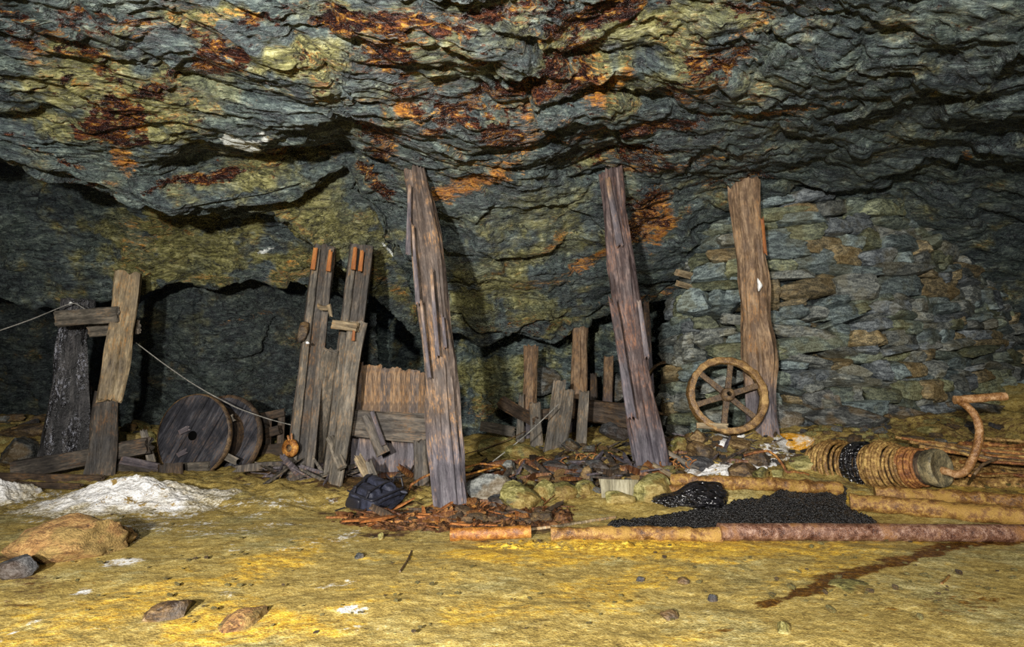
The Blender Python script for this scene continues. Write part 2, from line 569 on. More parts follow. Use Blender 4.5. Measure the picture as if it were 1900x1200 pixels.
roof_cols = [
    colm((-1500,) * 3, q(-1500, 165, 3.2), q(-1500, 190, 3.1), q(-1500, 225, 3.0), q(-1500, 270, 2.8)),
    colm((-420,) * 3, q(-420, 165, 3.3), q(-420, 185, 3.28), q(-420, 215, 3.25), q(-420, 240, 3.2)),
    colm((-180,) * 3, q(-180, 180, 3.3), q(-180, 205, 3.28), q(-180, 232, 3.22), q(-180, 255, 3.15)),
    colm((0, 0, 0), q(0, 200, 3.3), q(0, 235, 3.28), (0, 262, 4.45), (0, 282, 4.5)),
    colm((110, 115, 120), q(120, 220, 3.3), q(120, 262, 3.25), (120, 292, 4.65), (120, 316, 4.7)),
    colm((270, 280, 290), q(295, 240, 3.3), q(297, 318, 3.2), (300, 362, 5.25), (302, 398, 5.3)),
    colm((370, 375, 380), q(380, 230, 3.3), (382, 296, 5.35), (385, 338, 5.45), (388, 380, 5.5)),
    colm((480, 485, 490), q(490, 220, 3.3), (492, 284, 5.45), (492, 325, 5.6), (494, 362, 5.65)),
    colm((570, 570, 570), q(570, 215, 3.3), (572, 278, 5.5), (574, 303, 5.65), (576, 336, 5.7)),
    colm((640, 636, 632), q(632, 210, 3.3), (634, 262, 5.45), (637, 284, 5.6), (641, 300, 5.65)),
    colm((665, 660, 655), q(655, 215, 3.25), (690, 300, 5.6), (742, 400, 6.3), (792, 606, 8.6)),
    colm((800, 800, 800), q(800, 245, 3.3), (805, 335, 5.5), (830, 470, 7.0), (850, 620, 8.8), z0=3.3),
    colm((900, 895, 890), q(890, 245, 3.33), (890, 335, 5.55), (890, 490, 7.2), (893, 642, 8.9), z0=3.33),
    colm((950, 950, 945), q(942, 245, 3.37), (942, 335, 5.65), (940, 480, 7.2), (943, 622, 9.0), z0=3.35),
    colm((1020, 1015, 1010), q(1012, 245, 3.4), (1015, 335, 5.75), (1018, 480, 7.3), (1022, 634, 9.0), z0=3.38),
    colm((1080, 1075, 1070), q(1070, 242, 3.45), (1070, 332, 5.85), (1065, 460, 7.3), (1064, 606, 9.2), z0=3.4),
    colm((1170, 1165, 1160), q(1160, 238, 3.5), (1160, 322, 5.9), (1160, 450, 7.4), (1160, 584, 9.2), z0=3.42),
    colm((1260, 1255, 1250), q(1250, 240, 3.55), (1252, 330, 6.1), (1254, 440, 7.4), (1256, 556, 9.2), z0=3.45),
    colm((1350, 1350, 1350), q(1350, 255, 3.6), (1352, 338, 6.5), (1354, 440, 7.8), (1354, 540, 9.4), z0=3.48),
    colm((1510, 1510, 1510), q(1510, 240, 3.65), (1510, 330, 7.0), (1510, 440, 8.6), (1510, 640, 10.2), z0=3.5),
    colm((1700, 1700, 1700), q(1700, 240, 3.62), (1700, 340, 6.9), (1700, 480, 8.6), (1700, 760, 10.6), z0=3.5),
    colm((1900, 1900, 1900), q(1900, 200, 3.55), (1900, 330, 6.3), (1900, 480, 8.2), (1900, 760, 10.4), z0=3.45),
    colm((2400, 2400, 2400), q(2400, 200, 3.4), (2400, 330, 5.8), (2400, 480, 7.6), (2400, 780, 9.0), z0=3.35),
    colm((3400, 3400, 3400), q(3400, 200, 3.2), (3400, 330, 4.6), (3400, 480, 5.6), (3400, 800, 6.4), z0=3.2),
]
ROOF_SPOTS = [
    ('R', 700, 60, 900, 210, -4, 0.22), ('R', 250, 120, 360, 150, 0, 0.18), ('R', 1000, 190, 420, 120, -8, 0.22),
    ('R', 60, 70, 110, 55, 30, 0.6), ('R', 190, 45, 160, 26, 8, 0.6), ('R', 400, 118, 65, 34, -20, 1.0), ('R', 310, 158, 70, 16, -15, 0.8),
    ('R', 215, 222, 62, 44, 10, 1.0), ('R', 150, 90, 90, 40, 35, 0.7), ('R', 480, 38, 110, 16, -10, 0.7), ('R', 680, 45, 170, 18, -4, 0.9),
    ('R', 720, 110, 70, 50, 40, 1.0), ('R', 760, 35, 240, 14, 0, 0.9), ('R', 920, 20, 200, 16, -3, 0.8), ('R', 1120, 42, 110, 30, -6, 1.0),
    ('R', 1080, 110, 80, 30, -10, 0.9), ('R', 1060, 145, 60, 30, 30, 0.9), ('R', 960, 165, 150, 15, -14, 0.9), ('R', 830, 222, 90, 14, -18, 0.7),
    ('R', 700, 250, 48, 34, 40, 0.9), ('R', 930, 245, 40, 50, 60, 0.9), ('R', 820, 200, 45, 30, 40, .7), ('R', 1230, 236, 120, 14, -6, 0.9),
    ('R', 1300, 140, 110, 30, -25, 0.7), ('R', 1180, 20, 160, 18, -4, 0.9), ('R', 1420, 20, 120, 14, -6, 0.6), ('R', 1180, 300, 120, 22, -4, .7),
    ('R', 690, 330, 70, 14, 52, 0.8), ('R', 390, 330, 110, 9, -12, 0.9), ('R', 110, 290, 150, 10, 28, 0.6), ('R', 1205, 385, 60, 42, -35, 0.8),
    ('R', 540, 275, 80, 7, -4, .7), ('R', 960, 610, 120, 14, 0, .35), ('R', 1380, 340, 90, 10, -12, .6), ('R', 870, 100, 80, 20, 10, .6),
    ('B', 1125, 165, 75, 24, -22, 1.0), ('B', 880, 335, 100, 18, -22, 1.0), ('B', 935, 290, 60, 14, -10, 0.7), ('B', 1215, 238, 110, 10, -5, .9),
    ('B', 705, 262, 40, 26, 30, 0.9), ('B', 226, 290, 24, 48, -25, 1.0), ('B', 1215, 400, 60, 46, -38, 1.0), ('B', 1100, 480, 110, 10, -28, .9),
    ('B', 1000, 470, 80, 10, -30, .7), ('B', 1260, 20, 200, 12, -8, .7), ('B', 430, 36, 130, 12, -6, .7), ('B', 1340, 100, 120, 10, -35, .6),
    ('B', 1440, 210, 100, 8, -10, .7), ('B', 1000, 160, 200, 10, -14, .6), ('B', 800, 240, 80, 10, 35, .8), ('B', 1010, 530, 90, 12, -15, .5),
    ('B', 980, 240, 30, 60, -10, .7), ('B', 1280, 300, 140, 10, -8, .6), ('B', 390, 325, 90, 6, -12, .7), ('B', 640, 60, 60, 10, 10, .6), ('B', 1290, 180, 70, 12, -20, .7),
    ('B', 700, 330, 50, 7, 55, .8), ('B', 60, 110, 60, 20, 40, .5), ('B', 1080, 255, 70, 7, -5, .7), ('B', 1180, 560, 90, 6, -8, .6),
    ('B', 1795, 297, 10, 22, 0, .9),
    ('G', 200, 180, 170, 80, 20, 0.8), ('G', 420, 35, 170, 16, -6, 1.0), ('G', 340, 170, 170, 40, 0, 0.7), ('G', 560, 110, 90, 30, 0, .8),
    ('G', 1120, 90, 110, 70, 0, 0.7), ('G', 1290, 60, 120, 40, -20, 0.7), ('G', 560, 40, 170, 20, 0, .6), ('G', 820, 110, 120, 50, 0, .35),
    ('G', 950, 560, 120, 30, 20, .8), ('G', 1030, 380, 160, 60, -20, .35), ('G', 1220, 160, 120, 30, -20, .6), ('G', 470, 330, 150, 40, 0, .5), ('G', 880, 580, 60, 40, 0, .8),
    ('G', 1000, 470, 160, 50, -20, .5), ('G', 170, 120, 160, 50, 20, .4),
    ('A', 440, 254, 46, 17, -8, 1.0), ('A', 425, 243, 12, 16, 0, 1.0), ('A', 160, 190, 60, 40, 40, .28), ('A', 760, 55, 60, 10, 0, .35), ('A', 560, 100, 60, 24, 0, .22),
    ('A', 1120, 90, 60, 30, 10, .28), ('A', 645, 240, 20, 30, 60, .25), ('A', 510, 265, 30, 14, -30, .3), ('A', 410, 28, 60, 12, -6, .25),
]
sheet('ceiling', roof_cols, 780, 400, mat_roof, 'dark foliated rock roof with rust and ochre stains dipping to the back of the chamber', ROOF_SPOTS,
      big=0.12, mid=0.036, fine=0.015, rot=-0.32, seed=3)

rib = [
    [(480, 330, 6.0), (478, 350, 6.1), (476, 372, 6.2), (478, 392, 6.3), (478, 380, 6.8), (470, 340, 7.2)],
    [(565, 290, 6.0), (540, 335, 6.15), (510, 372, 6.25), (512, 392, 6.35), (515, 385, 6.9), (520, 345, 7.3)],
    [(650, 275, 5.9), (612, 345, 6.25), (575, 402, 6.45), (562, 440, 6.6), (560, 430, 7.2), (570, 390, 7.6)],
    [(745, 380, 6.8), (700, 430, 7.0), (655, 470, 7.15), (640, 503, 7.3), (640, 490, 7.9), (650, 450, 8.3)],
    [(790, 470, 7.8), (760, 520, 8.0), (725, 540, 8.15), (705, 562, 8.3), (705, 550, 8.9), (715, 510, 9.3)],
    [(830, 590, 8.9), (810, 600, 8.95), (788, 606, 9.0), (772, 628, 9.1), (775, 610, 9.6), (780, 560, 10.0)],
]
sheet('ceiling_rib', rib, 220, 130, mat_recess, 'sloping rock rib with a greenish lower face above the twin guide timbers',
      [('G', 640, 440, 200, 60, 42, 0.9), ('A', 625, 370, 50, 40, 40, .15), ('B', 700, 510, 120, 10, 38, .5), ('A', 725, 468, 22, 4, 50, .9), ('G', 570, 400, 90, 40, 42, .8), ('B', 560, 420, 90, 12, 42, .35)],
      big=0.05, mid=0.03, fine=0.010, rot=0.7, seed=31)

recess = [
    [(-1500, 150, 5.6), (-1500, 300, 6.2), (-1500, 420, 6.6), (-1500, 500, 7.0), (-1500, 470, 7.4)],
    [(-420, 150, 6.0), (-420, 300, 6.8), (-420, 420, 7.4), (-420, 500, 7.8), (-420, 470, 8.4)],
    [(-100, 190, 6.0), (-100, 340, 6.8), (-100, 440, 7.4), (-100, 545, 7.9), (-100, 520, 8.5)],
    [(60, 200, 6.0), (60, 350, 6.8), (60, 450, 7.3), (60, 570, 7.9), (60, 540, 8.5)],
    [(180, 240, 6.1), (180, 370, 6.8), (185, 460, 7.3), (190, 560, 7.9), (190, 530, 8.5)],
    [(250, 290, 6.2), (250, 380, 6.8), (252, 460, 7.25), (255, 547, 7.8), (255, 520, 8.4)],
    [(330, 300, 6.3), (330, 400, 6.9), (330, 460, 7.3), (330, 527, 7.75), (330, 510, 8.4)],
    [(405, 300, 6.4), (405, 400, 7.0), (402, 470, 7.4), (400, 541, 7.8), (400, 515, 8.4)],
    [(470, 300, 6.5), (470, 390, 7.1), (468, 450, 7.5), (465, 518, 7.9), (465, 500, 8.5)],
    [(560, 320, 6.8), (560, 410, 7.4), (560, 460, 7.8), (560, 532, 8.2), (560, 500, 8.8)],
    [(680, 400, 7.8), (680, 470, 8.2), (680, 520, 8.6), (680, 560, 8.9), (680, 540, 9.4)],
]
sheet('ceiling_recess', recess, 360, 130, mat_recess, 'olive stained rock face recessed under the broken roof edge',
      [('G', 330, 460, 150, 90, 10, 1.0), ('G', 230, 430, 70, 60, 0, .7), ('G', 540, 500, 60, 40, 0, .8), ('B', 270, 440, 60, 50, 20, .35), ('B', 540, 505, 60, 30, -10, .5),
       ('A', 495, 465, 26, 6, -20, .6), ('A', 130, 370, 90, 10, -30, .3), ('B', 390, 520, 60, 12, 0, .4), ('R', 320, 420, 60, 6, 25, .5)],
      big=0.09, mid=0.04, fine=0.012, rot=0.5, seed=41)

lower = [[(x, 470, 9.0 + d), (x, 560, 9.0 + d), (x, 650, 9.2 + d), (x, 745, 9.5 + d), (x, 800, 9.7 + d), (x, 850, 9.8 + d)]
         for x, d in ((-1700, -2.2), (-900, -.8), (-500, .6), (-200, 1.2), (0, 1.5), (110, 1.4), (190, .6), (270, -.1), (380, -.3), (470, .0), (540, .5), (600, 1.0), (700, 1.8))]  # wall pushed back near the black post so less light reaches it
sheet('wall_left', lower, 420, 150, mat_wall, 'slate rock wall, shade put into its colour, behind the wooden drum and the leaning frame',
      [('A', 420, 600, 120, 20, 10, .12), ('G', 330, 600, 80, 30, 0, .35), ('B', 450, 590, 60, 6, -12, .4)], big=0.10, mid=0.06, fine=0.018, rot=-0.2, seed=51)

back = [[(x, 420, 11.0 + d), (x, 560, 10.9 + d), (x, 660, 10.8 + d), (x, 760, 10.5 + d), (x, 860, 10.2 + d), (x, 900, 10.1 + d)]
        for x, d in ((380, 1.6), (520, 1.6), (640, 2.2), (720, 2.4), (790, 2.0), (850, .6), (920, 0), (1000, -.1), (1100, .1), (1200, .2), (1300, .6), (1420, .8), (1600, .8))]
mat_back = rock_material('schist_back', rot=(0.0, -0.15, -0.1), gain=1.25, olive=0.5, rustbias=-0.12)
sheet('wall_back', back, 420, 160, mat_back, 'blue green rock wall at the back of the low working behind the short posts',
      [('G', 950, 700, 120, 60, 0, .6), ('G', 1050, 650, 140, 30, -20, .4), ('B', 900, 760, 90, 20, 10, .4)], big=0.14, mid=0.08, fine=0.02, rot=0.0, seed=61)

# ------------------------------------------------------------------ floor
fl_pts = [at(*p) for p in (
    (1900, 720, 8.3), (1900, 770, 7.2), (1900, 830, 6.2), (2300, 740, 7.6), (2300, 830, 6.0), (1640, 912, 5.4), (1760, 905, 5.0), (1900, 915, 4.75), (1700, 765, 7.2), (1800, 745, 7.6), (1700, 820, 6.3),
    (1560, 785, 7.0), (1500, 785, 6.9), (1420, 790, 6.6), (1300, 800, 6.55), (1250, 845, 6.2), (1440, 872, 5.7), (1340, 850, 6.0), (1205, 868, 5.8), (1500, 840, 6.2), (1330, 900, 5.3), (1560, 900, 5.4), (1180, 925, 5.2),
    (1000, 850, 7.2), (950, 812, 9.2), (1100, 832, 7.8), (1180, 800, 8.8), (1300, 790, 8.8), (850, 900, 6.2), (760, 872, 7.0), (950, 905, 5.9), (1060, 890, 6.2), (900, 850, 8.0), (950, 935, 5.3), (1050, 945, 5.0),
    (400, 866, 7.6), (205, 882, 7.2), (20, 882, 7.2), (-200, 885, 7.2), (100, 800, 8.8), (300, 795, 9.0), (500, 835, 8.6), (0, 775, 9.0), (-300, 780, 8.6), (640, 897, 6.3), (560, 868, 7.2), (450, 820, 9.0), (700, 820, 9.5))]
for x in np.arange(-6, 6.1, 1.0):
    for y in (0.8, 1.6, 2.4, 3.2, 4.0, 4.6):
        fl_pts.append(np.array([x, y, 0.0]))
fl_pts += [np.array(p, float) for p in ((-14, 6, .1), (-12, 9, .4), (14, 6, .6), (14, 9, 1.2), (0, 12, .45), (-6, 12, .7), (6, 12, .7), (3, 10.5, .6), (-9, 6, .05))]
fl_pts = np.array(fl_pts)


def floor_smooth(x, y):
    x, y = np.atleast_1d(np.asarray(x, float)), np.atleast_1d(np.asarray(y, float))
    num = np.zeros_like(x)
    den = np.zeros_like(x)
    for p in fl_pts:
        d2 = (x - p[0]) ** 2 + (y - p[1]) ** 2
        w = 1.0 / (d2 + 0.09) ** 2
        num += w * p[2]
        den += w
    return num / den


def floor_h(x, y):
    x, y = np.atleast_1d(np.asarray(x, float)), np.atleast_1d(np.asarray(y, float))
    h = floor_smooth(x, y)
    p = np.stack([x, y, np.zeros_like(x)], 1)
    far = sstep(4.4, 6.0, y)
    h += fbm(p * 0.7, 3, 71) * (0.025 + 0.05 * far)
    pr = np.stack([x * .94 - y * .34, x * .34 + y * .94, p[:, 2]], 1)
    h += fbm(pr * np.array([2.2, 4.5, 1]), 3, 72) * (0.007 + 0.025 * far)
    h += fbm(pr * np.array([9, 14, 1]), 4, 73, 0.6) * (0.0035 + 0.013 * far)
    r, o, e = cells(pr * np.array([3.5, 6.0, 1]) + np.array([0, 0, .5]), 74)
    h += (r[:, 0] - .5) * (0.006 + 0.035 * far) * sstep(0.0, .25, e)
    return h


def fz(x, y):
    return float(floor_h([x], [y])[0])


def fl(px, py, lo=1.6, hi=11.5):
    """the floor point seen at an image pixel"""
    d = ray(px, py)
    ys = np.linspace(lo, hi, 500)
    P = CAM[None] + d[None] * (ys / d[1])[:, None]
    g = P[:, 2] - floor_h(P[:, 0], P[:, 1])
    k = np.where(g < 0)[0]
    return P[k[0]] if len(k) else P[-1]


ny, nx = 470, 720
ys = 1.3 * (12.5 / 1.3) ** np.linspace(0, 1, ny)
xs = np.linspace(-1, 1, nx)
Yg, Xg = np.meshgrid(ys, xs, indexing='ij')
Xg = Xg * (1.25 * Yg + 1.2)
Zg = floor_h(Xg.ravel(), Yg.ravel())
FV = np.stack([Xg.ravel(), Yg.ravel(), Zg], 1)
FLOOR_SPOTS = [
    # R = wet brown, G = bright ochre, B = white powder, A = dark rusty debris soil
    ('G', 1150, 1020, 420, 26, -2, .9), ('G', 1200, 1000, 260, 14, -2, 1.0), ('G', 1480, 1015, 300, 26, -4, .75), ('G', 1130, 1090, 240, 40, -12, .6), ('G', 950, 1130, 160, 22, -6, .55), ('G', 480, 1050, 140, 26, -16, .75),
    ('G', 300, 1110, 200, 36, -22, .65), ('G', 130, 1150, 180, 50, -15, .6), ('G', 450, 1160, 170, 40, -4, .85), ('G', 620, 1165, 60, 20, -10, .7), ('G', 1560, 1050, 200, 18, -14, .55), ('G', 1350, 1160, 200, 30, -20, .35),
    ('G', 900, 860, 120, 40, 0, .3), ('G', 1330, 895, 140, 14, -2, .7), ('G', 1700, 920, 250, 24, 0, .7), ('G', 720, 1100, 200, 30, -12, .35), ('G', 1700, 850, 200, 16, -4, .25),
    ('R', 1500, 1094, 90, 13, -18, 1.0), ('R', 1600, 1060, 90, 12, -12, 1.0), ('R', 1690, 1036, 100, 13, -14, 1.0), ('R', 1800, 1010, 120, 9, -4, 1.0), ('R', 1340, 1172, 60, 10, -20, .6), ('R', 1430, 1120, 50, 12, -18, .9), ('R', 1620, 985, 200, 16, 3, .8),
    ('B', 240, 950, 250, 50, 0, .55), ('B', 60, 930, 110, 30, 0, .5), ('B', 230, 1045, 60, 9, -8, .75), ('B', 150, 1100, 40, 10, -10, .75), ('B', 430, 985, 120, 10, -6, .5), ('B', 660, 1130, 40, 9, 0, .6), ('B', 620, 1085, 40, 7, -10, .6),
    ('B', 500, 930, 120, 20, 0, .45), ('B', 650, 990, 40, 10, -20, .6), ('B', 420, 1100, 20, 8, 0, .5), ('B', 60, 1155, 120, 6, -28, .5), ('B', 560, 1010, 160, 14, -4, .35), ('B', 180, 1170, 60, 8, -6, .4), ('B', 1350, 805, 38, 20, -20, 1.0), ('B', 1375, 862, 80, 17, -12, .95),
    ('B', 1290, 872, 26, 14, 20, .8), ('B', 1470, 820, 46, 16, 4, .9), ('B', 680, 1165, 60, 8, 0, .5),
    ('A', 830, 965, 220, 34, 0, .9), ('A', 1060, 880, 200, 46, -8, .85), ('A', 1240, 830, 90, 60, 20, .8), ('A', 1400, 820, 160, 70, 0, .55), ('A', 700, 880, 140, 46, 0, .9), ('A', 560, 870, 120, 26, 0, .9), ('A', 200, 850, 260, 30, 0, .7),
    ('A', 1640, 905, 180, 34, 4, .5), ('A', 1850, 860, 120, 50, 0, .6), ('A', 60, 800, 120, 60, 0, .5), ('A', 900, 820, 100, 30, 0, .4), ('A', 1100, 800, 120, 30, 0, .6), ('A', 30, 1050, 60, 30, 20, .7),
    ('A', 460, 800, 120, 30, 0, .35), ('R', 1770, 1120, 150, 22, -6, .45), ('R', 1690, 1150, 120, 14, -10, .35), ('R', 130, 1085, 120, 16, -6, .35), ('A', 60, 1095, 90, 30, 0, .5), ('A', 1760, 785, 240, 60, 0, .6), ('A', 1560, 815, 120, 40, 0, .6),
]


def floor_material():
    t = NT('ochre_clay')
    P = t.coord()
    warp = t.noise(P, 2.2, 2.0, 0.5, color=True)
    Pw = t.vadd(P, t.vscale(warp, 0.16))
    F = t.mapping(Pw, scale=(4.0, 6.0, 6.0), rot=(0, 0, -0.35))
    n1 = t.noise(F, 1.7, 8.0, 0.66, 0.3)
    n2 = t.noise(P, 26.0, 6.0, 0.68)
    n3 = t.noise(Pw, 1.5, 4.0, 0.6)
    n4 = t.noise(P, 95.0, 3.0, 0.6)
    n5 = t.noise(t.mapping(Pw, scale=(5.0, 12.0, 8.0), rot=(0, 0, -0.35)), 2.4, 6.0, 0.7)
    R, G, B, A = t.attr('stain')
    xyz = t.sepz(P)
    f = t.m('ADD', t.m('MULTIPLY', n1, 0.32), t.m('ADD', t.m('MULTIPLY', n2, 0.36), t.m('MULTIPLY', n4, 0.32)))
    c = t.ramp(f, [(0.36, (.10, .066, .016)), (0.44, (.23, .160, .038)), (0.51, (.37, .268, .070)), (0.58, (.49, .385, .135)), (0.66, (.64, .55, .27))])
    # pale grey green clay
    pg = t.sm(t.m('ADD', n3, t.m('MULTIPLY', t.m('SUBTRACT', n5, 0.5), 0.5)), 0.50, 0.66)
    pg = t.m('MULTIPLY', pg, 0.55)
    c = t.mix(pg, c, t.ramp(f, [(0.38, (.06, .055, .02)), (0.47, (.27, .25, .10)), (0.56, (.52, .49, .26)), (0.65, (.75, .72, .50))]))
    # brown clay
    bc = t.m('MULTIPLY', t.sm(n5, 0.56, 0.68), 0.6)
    c = t.mix(bc, c, t.ramp(f, [(0.34, (.03, .017, .005)), (0.5, (.15, .085, .022)), (0.66, (.33, .21, .07))]))
    # bright ochre
    of = t.sm(t.m('ADD', t.m('MULTIPLY', G, 0.24), t.m('ADD', t.m('MULTIPLY', n1, 0.6), t.m('MULTIPLY', n5, 0.55))), 0.62, 0.86)
    c = t.mix(t.m('MULTIPLY', of, 0.85), c, t.ramp(f, [(0.38, (.16, .075, .006)), (0.46, (.48, .25, .014)), (0.55, (.76, .48, .035)), (0.64, (.90, .68, .14))]))
    # dark rusty litter soil
    af = t.sm(t.m('ADD', t.m('MULTIPLY', A, 0.36), t.m('ADD', t.m('MULTIPLY', n5, 0.6), t.m('MULTIPLY', n2, 0.3))), 0.58, 0.74)
    c = t.mix(af, c, t.ramp(f, [(0.33, (.008, .005, .003)), (0.46, (.050, .026, .009)), (0.56, (.13, .07, .022)), (0.70, (.30, .19, .06))]))
    # wet brown streaks
    rf = t.sm(t.m('ADD', t.m('MULTIPLY', R, 0.36), t.m('ADD', t.m('MULTIPLY', n5, 0.8), t.m('MULTIPLY', n2, 0.5))), 0.77, 0.94)
    c = t.mix(rf, c, t.ramp(n2, [(0.36, (.018, .007, .002)), (0.52, (.085, .036, .006)), (0.66, (.26, .13, .02))]))
    # white powder
    bf = t.sm(t.m('ADD', t.m('MULTIPLY', B, 0.34), t.m('ADD', t.m('MULTIPLY', n2, 0.75), t.m('MULTIPLY', n1, 0.55))), 0.82, 0.96)
    c = t.mix(bf, c, t.ramp(n4, [(0.35, (.45, .43, .38)), (0.55, (.82, .82, .80))]))
    # a few white specks everywhere
    c = t.mix(t.m('MULTIPLY', t.sm(n2, 0.70, 0.76), 0.5), c, (.75, .74, .68))
    rough = t.mix(rf, (.62,) * 3, (.16,) * 3)
    t.bump(t.m('ADD', t.m('MULTIPLY', n1, 0.7), t.m('ADD', t.m('MULTIPLY', n2, 0.7), t.m('MULTIPLY', n4, 0.5))), 1.0, 0.016)
    return t.done(c, rough, 0.4)


mat_floor = floor_material()
me = raw_mesh('floor', FV, grid_quads(ny, nx), attrs={'stain': stains(FV, FLOOR_SPOTS)})
floor = link('floor', me, mat_floor)
tag(floor, 'uneven mine floor of ochre and olive clay with brown seepage streaks', 'floor', kind='structure')

_lz = Zg.reshape(ny, nx)


def gz(x, y):
    """quick look-up of the floor mesh height"""
    x, y = np.atleast_1d(np.asarray(x, float)), np.atleast_1d(np.asarray(y, float))
    r = np.clip(np.log(np.maximum(y, 1.31) / 1.3) / math.log(12.5 / 1.3) * (ny - 1), 0, ny - 1.001)
    c = np.clip((x / (1.25 * np.maximum(y, 1.3) + 1.2) + 1) / 2 * (nx - 1), 0, nx - 1.001)
    i, j = r.astype(int), c.astype(int)
    a, b = r - i, c - j
    return (_lz[i, j] * (1 - a) * (1 - b) + _lz[i + 1, j] * a * (1 - b) + _lz[i, j + 1] * (1 - a) * b + _lz[i + 1, j + 1] * a * b)


def fl(px, py, lo=1.6, hi=11.5):
    d = ray(px, py)
    yy = np.linspace(lo, hi, 900)
    P = CAM[None] + d[None] * (yy / d[1])[:, None]
    k = np.where(P[:, 2] - gz(P[:, 0], P[:, 1]) < 0)[0]
    return P[k[0]] if len(k) else P[-1]


def fwd(p):
    R = np.asarray(p) - CAM
    return R[1] * math.cos(PITCH) + R[2] * math.sin(PITCH)


def pt(p):
    """(px, py) -> floor point; (px, py, Y) -> point at that image pixel and depth; arrays pass through"""
    if isinstance(p, np.ndarray):
        return p
    return fl(*p) if len(p) == 2 else at(*p)


# ------------------------------------------------------------------ timber
def timber_mesh(name, L, prof, shape='log', dr=1.0, n=30, seed=0, jag0=0.0, jag1=0.03, bend=0.0, rough=1.0, ring=0.05, twist=0.0):
    m = max(4, int(L / ring))
    tt = np.linspace(0, 1, m)
    w = np.interp(tt, [a for a, _ in prof], [b for _, b in prof])
    th = np.linspace(0, 2 * math.pi, n, endpoint=False)
    if shape == 'log':
        cx, cy = np.cos(th), np.sin(th) * dr
    else:
        s = np.linspace(0, 4, n, endpoint=False)
        k = np.floor(s).astype(int)
        f = (s - k) * 2 - 1
        cx = np.where(k == 0, f, np.where(k == 1, 1, np.where(k == 2, -f, -1)))
        cy = np.where(k == 0, -1, np.where(k == 1, f, np.where(k == 2, 1, -f)))
        c = 0.93 if shape == 'sq' else 0.97
        corner = (np.abs(cx) > .95) & (np.abs(cy) > .95)
        cx, cy = np.where(corner, cx * c, cx), np.where(corner, cy * c, cy) * dr
    X = np.outer(w / 2, cx)
    Y = np.outer(w / 2, cy)
    Z = np.outer(tt * L, np.ones(n))
    wm = float(np.mean(w))
    cth, sth = np.outer(np.ones(m), np.cos(th)), np.outer(np.ones(m), np.sin(th))

    def nz(fa, fz_, sd):
        return gnoise(np.stack([(cth * fa).ravel(), (sth * fa).ravel(), (Z * fz_ + seed * 3.1).ravel()], 1), sd + seed).reshape(m, n)
    d = (0.10 * nz(1.1, 1.3, 1) + 0.09 * nz(3.5, 0.8, 2) + 0.045 * nz(7.0, 1.6, 3) + 0.02 * nz(14, 5.0, 4)) * rough
    crack = np.clip(np.abs(nz(5.0, 0.5, 6)) - 0.0, 0, .09) / .09
    d -= (1 - crack) * 0.045 * rough * (nz(2, 0.7, 9) > -.1)
    lim = min(1.0, dr) * wm
    nrm = np.hypot(cx, cy / max(dr, .05)) + 1e-6
    X += d * wm * np.outer(np.ones(m), cx / nrm)
    Y += d * lim * np.outer(np.ones(m), (cy / max(dr, .05)) / nrm)
    X += (bend * np.sin(math.pi * tt))[:, None]
    wob = gnoise(np.stack([tt * L * 0.9, np.full(m, seed * 1.7), np.zeros(m)], 1), seed + 40) * wm * 0.10 * rough
    X += (wob - wob[0])[:, None]
    j = lambda sd: gnoise(np.stack([np.cos(th) * 3.2 + sd, np.sin(th) * 3.2, np.full(n, seed * .7)], 1), seed + sd) + 0.7 * gnoise(
        np.stack([np.cos(th) * 9 + sd, np.sin(th) * 9, np.full(n, seed * .7)], 1), seed + sd + 5)
    w0 = (np.clip(1 - tt * L / max(.16, jag0 * 2), 0, 1))[:, None]
    w1 = (np.clip(1 - (1 - tt) * L / max(.16, jag1 * 2), 0, 1))[:, None]
    Z += w0 * (j(11) * jag0)[None] + w1 * (j(12) * jag1)[None]
    if twist:
        a = (tt - .5) * twist
        ca, sa = np.cos(a)[:, None], np.sin(a)[:, None]
        X, Y = X * ca - Y * sa, X * sa + Y * ca
    V = np.stack([X, Y, Z], 2).reshape(-1, 3)
    i = np.arange(m - 1)[:, None] * n
    k = np.arange(n)
    k2 = (k + 1) % n
    Q = np.stack([(i + k), (i + k2), (i + n + k2), (i + n + k)], 2).reshape(-1, 4)
    c0, c1 = V[:n].mean(0), V[-n:].mean(0) - np.array([0, 0, jag1 * .3])
    in0, in1 = (V[:n] * .6 + c0 * .4), (V[-n:] * .6 + c1 * .4)
    a0 = len(V)
    V = np.concatenate([V, in0, in1, [c0], [c1]])
    Q = np.concatenate([Q, np.stack([k2, k, a0 + k, a0 + k2], 1), np.stack([(m - 1) * n + k, (m - 1) * n + k2, a0 + n + k2, a0 + n + k], 1)])
    Tr = np.concatenate([np.stack([a0 + k2, a0 + k, np.full(n, a0 + 2 * n)], 1), np.stack([a0 + n + k, a0 + n + k2, np.full(n, a0 + 2 * n + 1)], 1)])
    me = raw_mesh(name, V, Q, Tr, smooth=True)
    return sharpen(me, 38)


def sharpen(me, deg):
    try:
        me.set_sharp_from_angle(angle=math.radians(deg))
    except Exception:
        pass
    return me


def frame(p0, p1, roll=0.0):
    """matrix with z from p0 to p1, x across the view, y away from the viewer"""
    p0, p1 = Vector(p0), Vector(p1)
    z = (p1 - p0).normalized()
    v = ((p0 + p1) / 2 - Vector(CAM)).normalized()
    x = z.cross(v) * -1
    if x.length < 0.05:
        x = z.cross(Vector((0, 0, 1)))
    x.normalize()
    y = z.cross(x)
    M = Matrix((x, y, z)).transposed().to_4x4()
    M.translation = p0
    return M @ Matrix.Rotation(roll, 4, 'Z')


